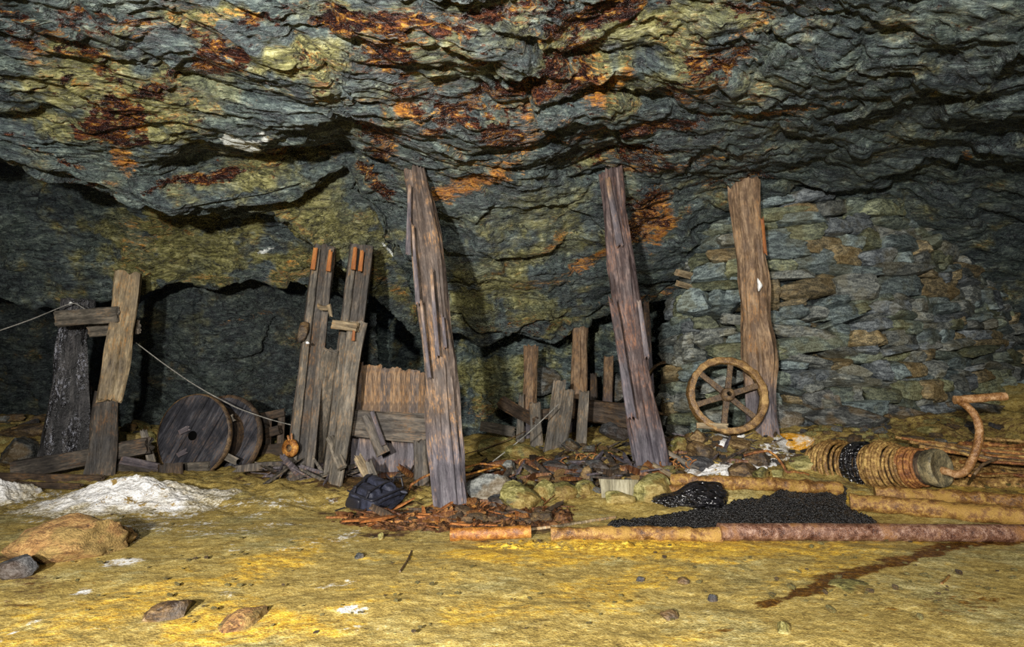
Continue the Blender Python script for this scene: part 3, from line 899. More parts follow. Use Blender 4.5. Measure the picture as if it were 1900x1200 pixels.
def T(name, b, t, wb, wt=None, shape='sq', dr=0.8, mat=None, seed=0, sink=0.05, prof=None, label=None, cat=None, group=None, parent=None, roll=0.0, **kw):
    """a timber from foot b to head t, both placed by image pixel; widths in image pixels"""
    p0, p1 = pt(b), pt(t if len(t) == 3 else tuple(t))
    wt = wb if wt is None else wt
    s0, s1 = fwd(p0) / FPX, fwd(p1) / FPX
    ax = (p1 - p0) / np.linalg.norm(p1 - p0)
    p0 = p0 - ax * sink
    L = float(np.linalg.norm(p1 - p0))
    pr = [(0, wb * s0), (1, wt * s1)] if prof is None else [(a, c * (s0 * (1 - a) + s1 * a)) for a, c in prof]
    me = timber_mesh(name, L, pr, shape, dr, seed=seed, **kw)
    o = link(name, me, mat, parent, frame(p0, p1, roll))
    if label:
        tag(o, label, cat, group)
    return o


# ------------------------------------------------------------------ tubes, rings, rocks
def tube_mesh(name, pts, rad, n=8, seed=0, rough=0.0, closed=False, cap=True, flat=1.0, up=None):
    P = np.asarray(pts, float)
    m = len(P)
    tg = np.gradient(P, axis=0) if not closed else (np.roll(P, -1, 0) - np.roll(P, 1, 0))
    tg /= np.linalg.norm(tg, axis=1)[:, None] + 1e-9
    rad = np.broadcast_to(np.asarray(rad, float), (m,)).copy()
    ref = np.array([0, 0, 1.0]) if up is None else np.asarray(up, float)
    if abs((tg @ ref)).mean() > .9:
        ref = np.array([0, 1.0, 0])
    U = np.zeros((m, 3))
    u = np.cross(ref, tg[0])
    u /= np.linalg.norm(u) + 1e-9
    for i in range(m):
        u = u - tg[i] * (u @ tg[i])
        u /= np.linalg.norm(u) + 1e-9
        U[i] = u
    W = np.cross(tg, U)
    th = np.linspace(0, 2 * math.pi, n, endpoint=False)
    V = P[:, None] + rad[:, None, None] * (np.cos(th)[None, :, None] * U[:, None] + flat * np.sin(th)[None, :, None] * W[:, None])
    V = V.reshape(-1, 3)
    if rough:
        nn = (V - np.repeat(P, n, 0))
        s = 1.0 / max(rad.mean(), .004)
        V = V + nn * (fbm(V * s * .55, 3, seed) * rough)[:, None]
    mm = m if closed else m - 1
    i = np.arange(mm)[:, None] * n
    i2 = ((np.arange(mm) + 1) % m)[:, None] * n
    k = np.arange(n)
    k2 = (k + 1) % n
    Q = np.stack([i + k, i + k2, i2 + k2, i2 + k], 2).reshape(-1, 4)
    Tr = None
    if cap and not closed:
        a = len(V)
        V = np.concatenate([V, [P[0]], [P[-1]]])
        Tr = np.concatenate([np.stack([k2, k, np.full(n, a)], 1), np.stack([(m - 1) * n + k, (m - 1) * n + k2, np.full(n, a + 1)], 1)])
    return sharpen(raw_mesh(name, V, Q, Tr), 50)


def join(parts):
    """several (V, quads, tris) shells -> one"""
    V, Q, Tr, o = [], [], [], 0
    for v, q_, t_ in parts:
        V.append(v)
        if q_ is not None and len(q_):
            Q.append(np.asarray(q_) + o)
        if t_ is not None and len(t_):
            Tr.append(np.asarray(t_) + o)
        o += len(v)
    return np.concatenate(V), (np.concatenate(Q) if Q else None), (np.concatenate(Tr) if Tr else None)


def lathe(profile, n=48, axis_jitter=0.0, seed=0):
    """profile [(r, y)] turned about local y; closed by the profile itself"""
    th = np.linspace(0, 2 * math.pi, n, endpoint=False)
    pr = np.asarray(profile, float)
    m = len(pr)
    V = np.stack([np.outer(pr[:, 0], np.cos(th)), np.outer(pr[:, 1], np.ones(n)), np.outer(pr[:, 0], np.sin(th))], 2).reshape(-1, 3)
    if axis_jitter:
        V = V * (1 + fbm(V * 14, 3, seed)[:, None] * axis_jitter * np.array([1, .6, 1]))
    i = np.arange(m - 1)[:, None] * n
    k = np.arange(n)
    k2 = (k + 1) % n
    return V, np.stack([i + k2, i + k, i + n + k, i + n + k2], 2).reshape(-1, 4), None


def _ico(level):
    import bmesh
    bm = bmesh.new()
    bmesh.ops.create_icosphere(bm, subdivisions=level, radius=1.0)
    V = np.array([v.co[:] for v in bm.verts])
    F = np.array([[v.index for v in f.verts] for f in bm.faces])
    bm.free()
    return V, F


ICO = {k: _ico(k) for k in (2, 3, 4, 5)}


def rock_shape(level=3, seed=0, planes=15, rough=0.05, freq=2.2, box=False):
    V, F = ICO[level]
    rs = np.random.RandomState(seed)
    N = rs.normal(size=(planes, 3))
    N /= np.linalg.norm(N, axis=1)[:, None]
    d = rs.uniform(0.55, 0.95, planes)
    if box:
        Bx = np.concatenate([np.eye(3), -np.eye(3)]) + rs.normal(size=(6, 3)) * .16
        N = np.concatenate([N, Bx / np.linalg.norm(Bx, axis=1)[:, None]])
        d = np.concatenate([d + .12, rs.uniform(.52, .68, 6)])
    dots = V @ N.T
    r = np.where(dots > 0.05, d[None] / np.maximum(dots, 0.05), 9.0).min(1)
    r = np.minimum(r, 1.05)
    W = V * r[:, None]
    W = W * (1 + fbm(W * freq + seed * 1.3, 4, seed)[:, None] * rough)
    W /= np.abs(W).max(0)[None]
    return W, F


def rock(name, label, px, py, wpx, hpx, mat, seed=0, deep=0.9, level=4, group=None, cat='stone', rot=0.0, tilt=0.0, sink=0.2, Y=None, planes=15, rough=0.06, parent=None):
    """stone whose foot stands where (px, py + hpx/2) meets the floor"""
    foot = fl(px, py + hpx * 0.5) if Y is None else at(px, py + hpx * .5, Y)
    s = fwd(foot) / FPX
    w, h = wpx * s, hpx * s
    W, F = rock_shape(level, seed, planes, rough)
    W = W * np.array([w / 2, w / 2 * deep, h / 2 * (1 + sink)])
    R = Matrix.Rotation(rot, 4, 'Z') @ Matrix.Rotation(tilt, 4, 'Y')
    me = sharpen(raw_mesh(name, W, None, F), 30)
    c = foot + np.array([0, w * deep * .35, h / 2 * (1 - sink)])
    o = link(name, me, mat, parent, Matrix.Translation(Vector(c)) @ R)
    return tag(o, label, cat, group) if label else o


# ------------------------------------------------------------------ timber materials
W_TAN = wood('timber_tan', (.030, .018, .010), (.125, .078, .045), (.36, .25, .15), stain=(.32, .14, .03), stain_amt=.45, foot=0.7)
W_PROP = wood('timber_prop', (.018, .013, .011), (.070, .052, .042), (.21, .16, .125), stain=(.40, .20, .06), stain_amt=.5, foot=0.85)
W_PURPLE = wood('timber_purple', (.016, .010, .011), (.060, .042, .040), (.19, .14, .125), stain=(.28, .11, .04), stain_amt=.4, foot=0.6)
W_DARK = wood('timber_dark', (.012, .010, .009), (.050, .042, .034), (.16, .135, .105), stain=(.20, .09, .025), stain_amt=.4)
W_GREY = wood('timber_grey', (.020, .017, .014), (.085, .074, .058), (.26, .225, .175), stain=(.25, .13, .04), stain_amt=.45)
W_PALE = wood('timber_pale', (.045, .032, .018), (.19, .145, .085), (.46, .38, .24), stain=(.36, .17, .04), stain_amt=.6)
t_ = NT('timber_black_wet')
P__ = t_.coord()
k1 = t_.noise(t_.mapping(P__, scale=(16, 16, 2.4)), 1.0, 5.0, .6, .5)
k2 = t_.noise(t_.mapping(P__, scale=(34, 34, 20)), 1.0, 4.0, .65)
k3 = t_.noise(t_.mapping(P__, scale=(5, 5, 1.6)), 1.0, 3.0, .6)
cb = t_.ramp(k1, [(.38, (.006, .006, .007)), (.5, (.020, .019, .021)), (.62, (.070, .066, .066))])
kw = t_.m('MULTIPLY', t_.sm(k3, .47, .58), t_.sm(k2, .50, .64))
cb = t_.mix(kw, cb, (.30, .31, .36))  # pale mottling painted into the colour for the sparkle on wet wood
t_.bump(t_.m('ADD', k2, t_.m('MULTIPLY', k1, .6)), 1.0, .03)
W_BLACK = t_.done(cb, t_.mix(t_.sm(k3, .42, .55), (.6, .6, .6), (.17, .17, .17)), .8)
W_DRUM = wood('timber_drum', (.008, .008, .010), (.030, .030, .036), (.095, .095, .105), stain=(.14, .07, .025), stain_amt=.35, rough=.55, grain=.8)
W_RUST = wood('timber_rust', (.020, .007, .004), (.090, .034, .012), (.27, .13, .05), stain=(.5, .26, .05), stain_amt=.5, rough=.5)
W_ORANGE = wood('timber_orange', (.09, .025, .006), (.26, .09, .02), (.42, .19, .05), stain_amt=.3)
W_UMBER = wood('timber_umber', (.010, .007, .005), (.042, .028, .018), (.13, .09, .055), stain=(.20, .09, .02), stain_amt=.5)  # dark umber brown timber
RUST = rusty('rusted_iron')
RUST_OCHRE = rusty('rusted_iron_ochre', (.045, .018, .006), (.20, .095, .022), (.50, .33, .085), scale=24, crust=(.29, .165, .03))
RUST_DARK = rusty('rusted_iron_dark', (.02, .012, .008), (.075, .045, .022), (.21, .13, .055))
RUST_ORANGE = rusty('rusted_iron_orange', (.07, .02, .004), (.25, .095, .014), (.50, .26, .05))
RUST_PIPE = rusty('rusted_pipe', (.035, .012, .008), (.155, .075, .045), (.42, .30, .235), rough=.40, scale=26, crust=(.21, .095, .03))
ROPE_M = rusty('ochre_rope', (.035, .016, .006), (.20, .105, .026), (.56, .38, .12), scale=26)
ROPE_RED = rusty('rust_rope', (.05, .014, .006), (.22, .08, .02), (.5, .26, .06), scale=34)
S_GREY = stone_mat('slate_stone', (.020, .022, .024), (.085, .090, .085), (.26, .27, .25), patch=(.22, .13, .03), patch_amt=.45)
S_OLIVE = stone_mat('olive_stone', (.045, .040, .012), (.19, .17, .05), (.42, .38, .16), patch=(.30, .16, .03), patch_amt=.5)
S_BROWN = stone_mat('brown_stone', (.025, .014, .007), (.115, .068, .026), (.28, .19, .08), patch=(.05, .05, .05), patch_amt=.5)
S_ORANGE = stone_mat('orange_stone', (.07, .03, .010), (.26, .135, .04), (.44, .28, .10), patch=(.30, .22, .06), patch_amt=.6, scale=14, rough=.75)
S_WHITE = stone_mat('white_crust_stone', (.14, .13, .11), (.46, .45, .42), (.80, .80, .78), patch=(.16, .10, .04), patch_amt=.7)
S_DARK = stone_mat('dark_stone', (.008, .008, .009), (.030, .030, .032), (.10, .10, .10), patch=(.12, .06, .02), patch_amt=.3)
S_WALL = stone_mat('packed_stone', (.022, .025, .026), (.088, .098, .092), (.27, .285, .25), patch=(.17, .13, .035), patch_amt=.35, use_tint=True, rough=.5, scale=9)

# ------------------------------------------------------------------ packed dry stone wall behind the wheel
pack = [[(1236, 812, 8.4), (1246, 600, 8.4), (1332, 350, 8.1)],
        [(1262, 806, 7.6), (1285, 590, 7.7), (1350, 345, 7.6)],
        [(1330, 806, 7.25), (1340, 575, 7.35), (1400, 338, 7.35)],
        [(1500, 796, 7.1), (1500, 560, 7.2), (1500, 322, 7.25)],
        [(1650, 780, 7.2), (1645, 555, 7.3), (1610, 318, 7.45)],
        [(1770, 760, 7.6), (1750, 555, 7.75), (1690, 365, 7.85)],
        [(1850, 738, 8.2), (1810, 560, 8.3), (1745, 425, 8.3)],
        [(1900, 725, 9.0), (1860, 580, 9.0), (1785, 470, 8.9)]]
PL = np.array([[at(*p) for p in c] for c in pack])
seg_u = np.concatenate([[0], np.cumsum(np.linalg.norm(np.diff(PL[:, 1], axis=0), axis=1))])


def pack_pt(u, v):
    """point on the wall face: u metres along it, v from foot 0 to top 1"""
    rows = np.array([[np.interp(u, seg_u, PL[:, r, k]) for k in range(3)] for r in range(3)])
    return np.array([np.interp(v, [0, .5, 1], rows[:, k]) for k in range(3)])


rs = np.random.RandomState(5)
shells, tints = [], []
v, Htot = -0.02, 3.0
row = 0
while v < 1.0:
    hrow = rs.uniform(0.08, 0.20) / Htot * (1.0 if row % 4 else 1.5)
    u = -rs.uniform(0, .3)
    while u < seg_u[-1]:
        wst = rs.choice([rs.uniform(.18, .32), rs.uniform(.32, .60), rs.uniform(.6, 1.05)], p=[.34, .42, .24])
        uc = u + wst / 2
        p = pack_pt(np.clip(uc, 0, seg_u[-1]), v + hrow / 2)
        pa, pb = pack_pt(np.clip(uc - .1, 0, seg_u[-1]), v + hrow / 2), pack_pt(np.clip(uc + .1, 0, seg_u[-1]), v + hrow / 2)
        du = pb - pa
        yaw = math.atan2(du[1], du[0]) + rs.uniform(-.25, .25)
        W, F = rock_shape(3, rs.randint(1e6), 7, 0.06, 3.2, True)
        hs = hrow * Htot * rs.uniform(1.0, 1.5)
        W = W * np.array([wst * .56, rs.uniform(.15, .26), hs * .58])
        R = (Matrix.Rotation(yaw, 3, 'Z') @ Matrix.Rotation(rs.normal() * .13 - .04, 3, 'Y') @ Matrix.Rotation(rs.uniform(-.25, .25), 3, 'X'))
        W = W @ np.array(R).T + p + np.array([rs.uniform(-.03, .03), .08 + rs.uniform(-.10, .07), rs.uniform(-.02, .02)])
        shells.append((W, None, F))
        k = rs.uniform(.55, 1.35)
        tc = np.array([(1, 1, 1), (.85, 1.0, 1.1), (1.05, 1.08, .75), (1.35, 1.0, .6), (.8, .85, 1.0), (1.0, 1.12, 1.0)][rs.choice(6, p=[.3, .22, .2, .08, .1, .1])]) * k
        tints.append(np.tile(np.append(tc, 1.0), (len(W), 1)))
        u += wst * rs.uniform(.86, 1.0)
    v += hrow * 0.92
    row += 1
V_, Q_, F_ = join(shells)
me = sharpen(raw_mesh('wall_stone', V_, None, F_, attrs={'stain': np.concatenate(tints)}), 32)
tag(link('wall_stone', me, S_WALL), 'packed dry stone wall of flat grey green slabs behind the rusty wheel', 'stone wall', kind='structure')
# dark backing sheet added behind the face stones to close the gaps
core = []
for c in PL:
    core.append([c[0] + [0, .25, -.2], c[1] + [0, .25, 0], c[2] + [0, .25, 0.0], c[2] + [0, .9, .1], c[2] + [0, 2.2, .1]])
sheet('wall_backing', core, 130, 90, mat_wall, 'dark backing sheet closing the gaps of the packed stone wall', big=.04, mid=.04, seed=77)

# ------------------------------------------------------------------ three tall props
e = empty('timber_prop', fl(836, 942), 'thick brown timber prop leaning beside the backpack, rust coloured cracks and grey foot', 'prop')
T('post', (836, 938), (771, 318, 5.3), 62, shape='log', dr=.9, mat=W_PROP, seed=3, jag1=.07, parent=e, sink=.12, n=44, ring=.035,
  prof=[(0, 66), (.14, 62), (.38, 57), (.6, 56), (.8, 56), (.92, 48), (1, 38)], bend=.03)
for k, (b, t, w) in enumerate((((757, 470, 5.06), (760, 345, 5.1), 9), ((775, 560, 5.02), (766, 420, 5.05), 8), ((826, 640, 5.08), (822, 590, 5.1), 7), ((797, 700, 5.0), (781, 560, 5.02), 7), ((812, 660, 5.0), (800, 500, 5.02), 8))):
    T('bark_strip', b, t, w, w * .6, shape='plank', dr=.3, mat=W_TAN, seed=60 + k, jag0=.05, jag1=.05, parent=e, sink=0, n=14)
e = empty('timber_prop', fl(1208, 868), 'split dark purple brown timber prop standing between the rubble and the stone wall', 'prop')
T('post', (1210, 866), (1132, 318, 5.85), 58, shape='log', dr=.8, mat=W_PURPLE, seed=8, jag1=.05, parent=e, sink=.12, n=44, ring=.035,
  prof=[(0, 61), (.2, 56), (.45, 50), (.7, 46), (1, 38)], bend=-.015)
T('split_slab', (1172, 770, 5.62), (1136, 560, 5.6), 17, 12, shape='plank', dr=.5, mat=W_PURPLE, seed=9, jag0=.06, jag1=.12, parent=e, sink=0, n=18)
T('split_slab', (1200, 660, 5.66), (1186, 560, 5.68), 9, 7, shape='plank', dr=.5, mat=W_TAN, seed=10, jag0=.06, jag1=.05, parent=e, sink=0, n=14)
T('split_slab', (1150, 455, 5.68), (1128, 330, 5.7), 12, 9, shape='plank', dr=.4, mat=W_TAN, seed=12, jag0=.06, jag1=.02, parent=e, sink=0, n=14)
e = empty('timber_prop', at(1412, 788, 6.6), 'tan timber prop with a white blotch, rising behind the rusty wheel', 'prop')
T('post', (1413, 786, 6.62), (1378, 338, 6.62), 56, shape='log', dr=.9, mat=W_TAN, seed=14, jag1=.03, parent=e, sink=.15, n=44, ring=.035,
  prof=[(0, 54), (.2, 52), (.33, 57), (.45, 50), (.7, 50), (1, 53)], bend=.02)
T('split_slab', (1419, 470, 6.5), (1414, 405, 6.5), 8, 6, shape='plank', dr=.5, mat=W_ORANGE, seed=15, jag0=.05, jag1=.04, parent=e, sink=0, n=14)
white = stone_mat('white_blotch', (.6, .6, .58), (.8, .8, .78), (.9, .9, .88))
W_, F_ = rock_shape(3, 4, 18, .1)
p = at(1409, 529, 6.36)
o = link('blotch', raw_mesh('blotch', W_ * np.array([.030, .03, .09]), None, F_), white, e, Matrix.Translation(Vector(p)))
o['label'] = 'white mineral blotch on the prop'

# ------------------------------------------------------------------ leaning frame with two cross boards
e = empty('timber_trestle', fl(190, 880), 'broken timber trestle of two uprights and two cross boards near the white heap', 'frame')
T('post', (116, 846), (147, 556, 7.55), 66, shape='log', dr=.8, mat=W_BLACK, seed=21, jag1=.04, parent=e, sink=.15, n=40,
  prof=[(0, 72), (.3, 64), (.6, 50), (1, 43)])['label'] = 'black post wet with white glints painted into its colour'
T('side_slab', (157, 846), (152, 640, 7.6), 20, 14, shape='plank', dr=.5, mat=W_BLACK, seed=22, jag1=.08, parent=e, sink=.1)
T('upright', (184, 880), (200, 728, 7.12), 44, 34, shape='sq', dr=.6, mat=W_DARK, seed=23, jag1=.06, parent=e, prof=[(0, 47), (.5, 42), (1, 33)])
T('upright', (204, 742, 7.0), (240, 506, 7.05), 38, shape='sq', dr=.6, mat=W_PALE, seed=24, jag0=.05, jag1=.05, parent=e, sink=0, prof=[(0, 34), (.3, 40), (.7, 39), (1, 37)])['label'] = 'tan upper half of the broken upright'
T('cross_board', (104, 592, 6.95), (218, 583, 6.9), 27, shape='plank', dr=.3, mat=W_GREY, seed=25, jag0=.02, jag1=.02, parent=e, sink=0)
T('cross_board', (166, 613, 7.3), (258, 605, 7.25), 25, shape='plank', dr=.3, mat=W_GREY, seed=26, jag0=.02, jag1=.02, parent=e, sink=0)
W_, F_ = rock_shape(2, 4, 30, .02)
link('insulator', raw_mesh('insulator', W_ * .022, None, F_), white, e, Matrix.Translation(Vector(at(132, 562, 7.3))))['label'] = 'small white insulator'

# thin cable slung over the frame
cps = [(-420, 770, 6.2), (-200, 690, 6.4), (-60, 632, 6.6), (0, 613, 6.75), (60, 592, 6.9), (124, 565, 7.26), (140, 562, 7.26), (160, 575, 7.24), (190, 596, 7.3), (245, 630, 7.35), (300, 672, 7.4), (350, 707, 7.4), (385, 728, 7.4), (400, 736, 7.4), (440, 757, 7.3), (500, 778, 7.2), (548, 790, 7.0), (562, 797, 6.95)]
C_ = np.array([at(*p) for p in cps])
ti = np.linspace(0, len(C_) - 1, 160)
C2 = np.stack([np.interp(ti, np.arange(len(C_)), C_[:, k]) for k in range(3)], 1)
for _ in range(6):
    C2[1:-1] = (C2[1:-1] * 2 + C2[:-2] + C2[2:]) / 4
cable_m = rusty('grey_cable', (.10, .10, .09), (.24, .23, .20), (.42, .40, .36), scale=40)
tag(link('cable', tube_mesh('cable', C2, .0075, 6), cable_m), 'thin pale cable sagging from the leaning frame past the drum to the guide timbers', 'cable')

# fallen timbers at the foot of the frame
T('fallen_beam', (28, 870, 7.05), (277, 828, 7.25), 30, shape='sq', dr=.8, mat=W_DARK, seed=31, jag1=.05, sink=0, label='long dark beam lying across behind the foot of the tan trestle upright', cat='beam')
T('fallen_beam', (208, 868, 7.25), (300, 876, 7.2), 36, 24, shape='log', dr=.8, mat=W_DARK, seed=32, sink=0, label='short dark log lying at the foot of the frame, tapering towards the drum', cat='log')
T('wooden_stake', (280, 852, 7.4), (266, 799, 7.4), 13, 10, shape='plank', dr=.5, mat=W_GREY, seed=33, jag1=.04, label='small grey stake standing at the end of the fallen beam', cat='stake')
T('wood_block', (314, 890, 7.0), (316, 862, 7.05), 38, 36, shape='sq', dr=.8, mat=W_UMBER, seed=34, jag1=.03, label='rough brown wood block on the clay in front of the drum', cat='block')
T('short_plank', (335, 867, 7.3), (388, 865, 7.3), 16, shape='plank', dr=.6, mat=W_GREY, seed=35, sink=0, label='short grey plank end lying under the wooden drum', cat='plank')
T('short_plank', (226, 853, 7.15), (294, 866, 7.1), 15, 12, shape='plank', dr=.5, mat=W_TAN, seed=36, sink=0, jag1=.05, label='rust brown board wedged under the fallen beam', cat='plank')
T('ground_sill', (-60, 884, 6.6), (190, 888, 6.55), 17, 12, shape='sq', dr=.8, mat=W_UMBER, seed=37, sink=0, label='long brown plank lying on the clay behind the white heaps', cat='plank')
T('ground_sill', (30, 899, 6.2), (150, 902, 6.15), 12, 10, shape='sq', dr=.8, mat=W_UMBER, seed=38, sink=0, label='second dark plank on the clay, closest behind the white heaps', cat='plank')
T('waste_board', (-30, 810, 8.6), (90, 806, 8.5), 16, 12, shape='plank', dr=.6, mat=W_UMBER, seed=39, sink=0, label='ochre topped board lying in the rubble at the far wall beside the black post', cat='board')
for k, (x, y, w, h, m, lb) in enumerate(((30, 800, 90, 34, S_BROWN, 'brown boulder by the far wall beside the black post, above the ochre topped board'),
                                        (18, 838, 74, 56, S_GREY, 'grey crusted boulder at the picture edge behind the long brown plank'),
                                        (240, 818, 70, 36, S_OLIVE, 'greenish boulder in shadow between the frame and the drum'),
                                        (60, 828, 60, 24, S_OLIVE, 'flat olive stone beside the foot of the black post'))):
    rock('boulder', lb, x, y, w, h, m, seed=100 + k, cat='boulder')

# ------------------------------------------------------------------ wooden winding drum
c0 = at(361, 808, 7.45)
n_ = Vector((-.20, -.98, .05)).normalized()


def disc_frame(c, n, roll=0.0):
    """local y along -n (into the thing), z up"""
    y = -Vector(n)
    x = y.cross(Vector((0, 0, 1))).normalized()
    z = x.cross(y)
    M = Matrix((x, y, z)).transposed().to_4x4()
    M.translation = Vector(c)
    return M @ Matrix.Rotation(roll, 4, 'Y')


e = empty('winding_drum', (c0[0], c0[1], fz(c0[0], c0[1])), 'large dark wooden drum standing on edge against the slate wall', 'drum')
Rd = 0.545
Md = disc_frame(c0, n_, 0.5)


def flange(name, seed, ncut):
    # planked disc: boards run along local z, gaps between them
    me_parts = []
    nb = 7
    for b in range(nb):
        x0, x1 = -Rd + 2 * Rd * b / nb + .004, -Rd + 2 * Rd * (b + 1) / nb - .004
        xx = np.linspace(x0, x1, 7)
        dy = np.random.RandomState(seed + b).uniform(-.008, .008)
        zz = np.sqrt(np.maximum(Rd ** 2 - xx ** 2, 0.0006))
        m_ = 24
        tt = np.linspace(-1, 1, m_)
        Zc = zz[:, None] * tt[None]
        Xc = np.repeat(xx[:, None], m_, 1)
        hole = None
        for side in (0, 1):
            Yc = np.full_like(Zc, -.035 + dy if side == 0 else .035 + dy)
            Vv = np.stack([Xc, Yc, Zc], 2).reshape(-1, 3)
            qd = grid_quads(7, m_)
            me_parts.append((Vv, qd if side == 0 else qd[:, ::-1], None))
        # rim walls
        ring_ = np.concatenate([np.stack([xx, zz], 1), np.stack([xx, -zz], 1)[::-1]])
        a = np.stack([ring_[:, 0], np.full(14, -.035 + dy), ring_[:, 1]], 1)
        b_ = a + np.array([0, .07, 0])
        k = np.arange(14)
        me_parts.append((np.concatenate([a, b_]), np.stack([k, (k + 1) % 14, 14 + (k + 1) % 14, 14 + k], 1), None))
    V, Q, Tr = join(me_parts)
    V = V + (gnoise(V * np.array([30, 1, 3]), seed) * .004)[:, None] * np.array([0, 1, 0])
    return sharpen(raw_mesh(name, V, Q, Tr), 30)


link('flange', flange('flange', 3, 0), W_DRUM, e, Md)
link('flange', flange('flange', 9, 0), W_DRUM, e, Md @ Matrix.Translation((0.10, .46, .04)))
V, Q, _t = lathe([(.40, .03), (.41, .2), (.40, .45)], 40, .02, 3)
link('barrel', raw_mesh('barrel', V, Q), W_UMBER, e, Md @ Matrix.Translation((.03, 0, .01)))
V, Q, _t = lathe([(.545, -.04), (.56, -.04), (.565, .02), (.56, .045), (.545, .045)], 64, .012, 5)
link('rim_band', raw_mesh('rim_band', V, Q), RUST_DARK, e, Md)['label'] = 'rust brown iron band round the drum rim'
V, Q, _t = lathe([(.545, -.04), (.58, -.04), (.585, .02), (.58, .045), (.545, .045)], 64, .012, 6)
link('rim_band', raw_mesh('rim_band', V, Q), W_UMBER, e, Md @ Matrix.Translation((0.10, .46, .04)))
V, Q, _t = lathe([(.0005, -.048), (.058, -.048), (.062, -.044), (.062, -.03)], 24)  # flat black disc painted for the dark inside the axle hole
link('axle_hole_disc', raw_mesh('axle_hole_disc', V, Q), NT('hole_shade').done((.003, .003, .003), 1.0, 0.0), e, Md)['label'] = 'black disc painted as the dark of the axle hole'
for k, (x, y) in enumerate(((341, 798), (386, 794), (338, 840), (388, 839))):
    p = at(x, y, 7.36)
    T('cleat', (x - 8, y + 4, 7.40), (x + 8, y - 4, 7.40), 9, shape='plank', dr=.5, mat=W_TAN, seed=70 + k, parent=e, sink=0, n=12)
for k, (a, b) in enumerate((((414, 784, 7.4), (433, 775, 7.45)), ((418, 846, 7.4), (439, 856, 7.42)))):
    T('iron_plate', a, b, 13, shape='plank', dr=.3, mat=W_GREY, seed=75 + k, parent=e, sink=0, n=12)

# dark wreck of a tub behind the drum
e = empty('broken_tub', fl(500, 838), 'dark broken wooden tub half hidden in shadow beyond the drum', 'tub')
for k, (b, t, w) in enumerate((((462, 838, 8.5), (448, 764, 8.55), 14), ((470, 776, 8.4), (528, 764, 8.4), 14), ((520, 836, 8.4), (524, 762, 8.5), 12), ((462, 812, 8.3), (520, 796, 8.3), 16),
                               ((456, 836, 8.3), (530, 834, 8.3), 22), ((490, 834, 8.35), (492, 770, 8.4), 24))):
    T('side_board', b, t, w, shape='plank', dr=.5, mat=W_UMBER, seed=80 + k, parent=e, sink=0, n=14)

# ------------------------------------------------------------------ shaft guides
def guide(label, b, t, wb, wt, seed, cl):
    e = empty('guide_timber', pt(b), label, 'guide timber')
    T('beam', b, t, wb, wt, shape='sq', dr=.7, mat=W_DARK, seed=seed, jag1=.02, parent=e, sink=.1, n=36, rough=.4)
    p0, p1 = pt(b), pt(t)
    for f0, wf in ((-.34, .30), (.34, .30)):
        bb = (b[0] + f0 * wb, b[1] - 3, p0[1] - .16)
        t2 = (t[0] + f0 * wt, t[1] + 4, p1[1] - .15)
        T('rail', bb, t2, wb * wf, wt * wf, shape='sq', dr=.9, mat=W_GREY if f0 < 0 else W_DARK, seed=seed + (1 if f0 < 0 else 2), jag1=.02, parent=e, sink=.05, n=24, rough=.4)
    for x0, y0, x1, y1 in cl:
        o = T('wear_strip', (x0, y0, p1[1] - .29), (x1, y1, p1[1] - .27), 8, 7, shape='plank', dr=.5, mat=W_ORANGE, seed=seed + x0, parent=e, sink=0, n=12)
        o['label'] = 'orange stained strip at the head of the guide'
    return e


g = guide('dark twin railed guide timber with a pale hook, farther from the low board wall', (558, 874, 6.75), (601, 458, 6.85), 50, 38, 200, ((580, 500, 586, 460), (609, 503, 614, 466)))
T('hook', (590, 567, 6.5), (612, 568, 6.48), 9, 8, shape='log', dr=.8, mat=W_PALE, seed=221, parent=g, sink=0, n=14, bend=.03)
T('hook_end', (610, 566, 6.48), (614, 586, 6.48), 8, 5, shape='log', dr=.8, mat=W_PALE, seed=222, parent=g, sink=0, n=12)
W_, F_ = rock_shape(3, 8, 14, .1)
link('mud_clump', raw_mesh('mud_clump', W_ * np.array([.08, .07, .14]), None, F_), S_BROWN, g, Matrix.Translation(Vector(at(562, 615, 6.55))))
W_, F_ = rock_shape(2, 4, 30, .02)
link('insulator', raw_mesh('insulator', W_ * .022, None, F_), white, g, Matrix.Translation(Vector(at(571, 636, 6.42))))['label'] = 'small white insulator'
V, Q, _t = lathe([(.045, -.03), (.10, -.035), (.112, 0), (.10, .035), (.045, .03), (.045, -.03)], 28, .03, 4)
rg = link('ring', raw_mesh('ring', V, Q), RUST_ORANGE, None, disc_frame(at(539, 831, 6.50), Vector((-.35, -.93, 0))))
rg.name = 'shackle'
V, Q, _t = lathe([(.0005, -.02), (.05, -.02), (.05, .02), (.0005, .02)], 20)
link('pin_plate', raw_mesh('pin_plate', V, Q), RUST_DARK, rg, rg.matrix_basis @ Matrix.Translation((0, 0.005, 0)))
T('pin', (536, 816, 6.45), (534, 808, 6.45), 4, shape='log', mat=RUST_ORANGE, seed=1, parent=rg, sink=0, n=8, rough=.3)
T('pin', (541, 816, 6.45), (541, 807, 6.45), 4, shape='log', mat=RUST_ORANGE, seed=2, parent=rg, sink=0, n=8, rough=.3)
tag(rg, 'bright rusty iron ring hung low on the guide timber above the splinters', 'ring')
g = guide('twin railed dark guide timber standing at the end of the low board wall', (622, 880, 6.7), (671, 458, 6.8), 44, 42, 230, ((655, 500, 659, 460), (668, 503, 672, 466)))
T('front_post', (622, 893, 6.25), (664, 598, 6.35), 27, shape='sq', dr=.8, mat=W_GREY, seed=240, jag1=.02, parent=g, sink=.06, prof=[(0, 24), (.5, 29), (1, 32)])
o = T('chock', (618, 601, 6.22), (664, 607, 6.2), 17, shape='sq', dr=.8, mat=W_PALE, seed=241, jag0=.01, jag1=.01, parent=g, sink=0)
o['label'] = 'pale wooden chock nailed across the guide'
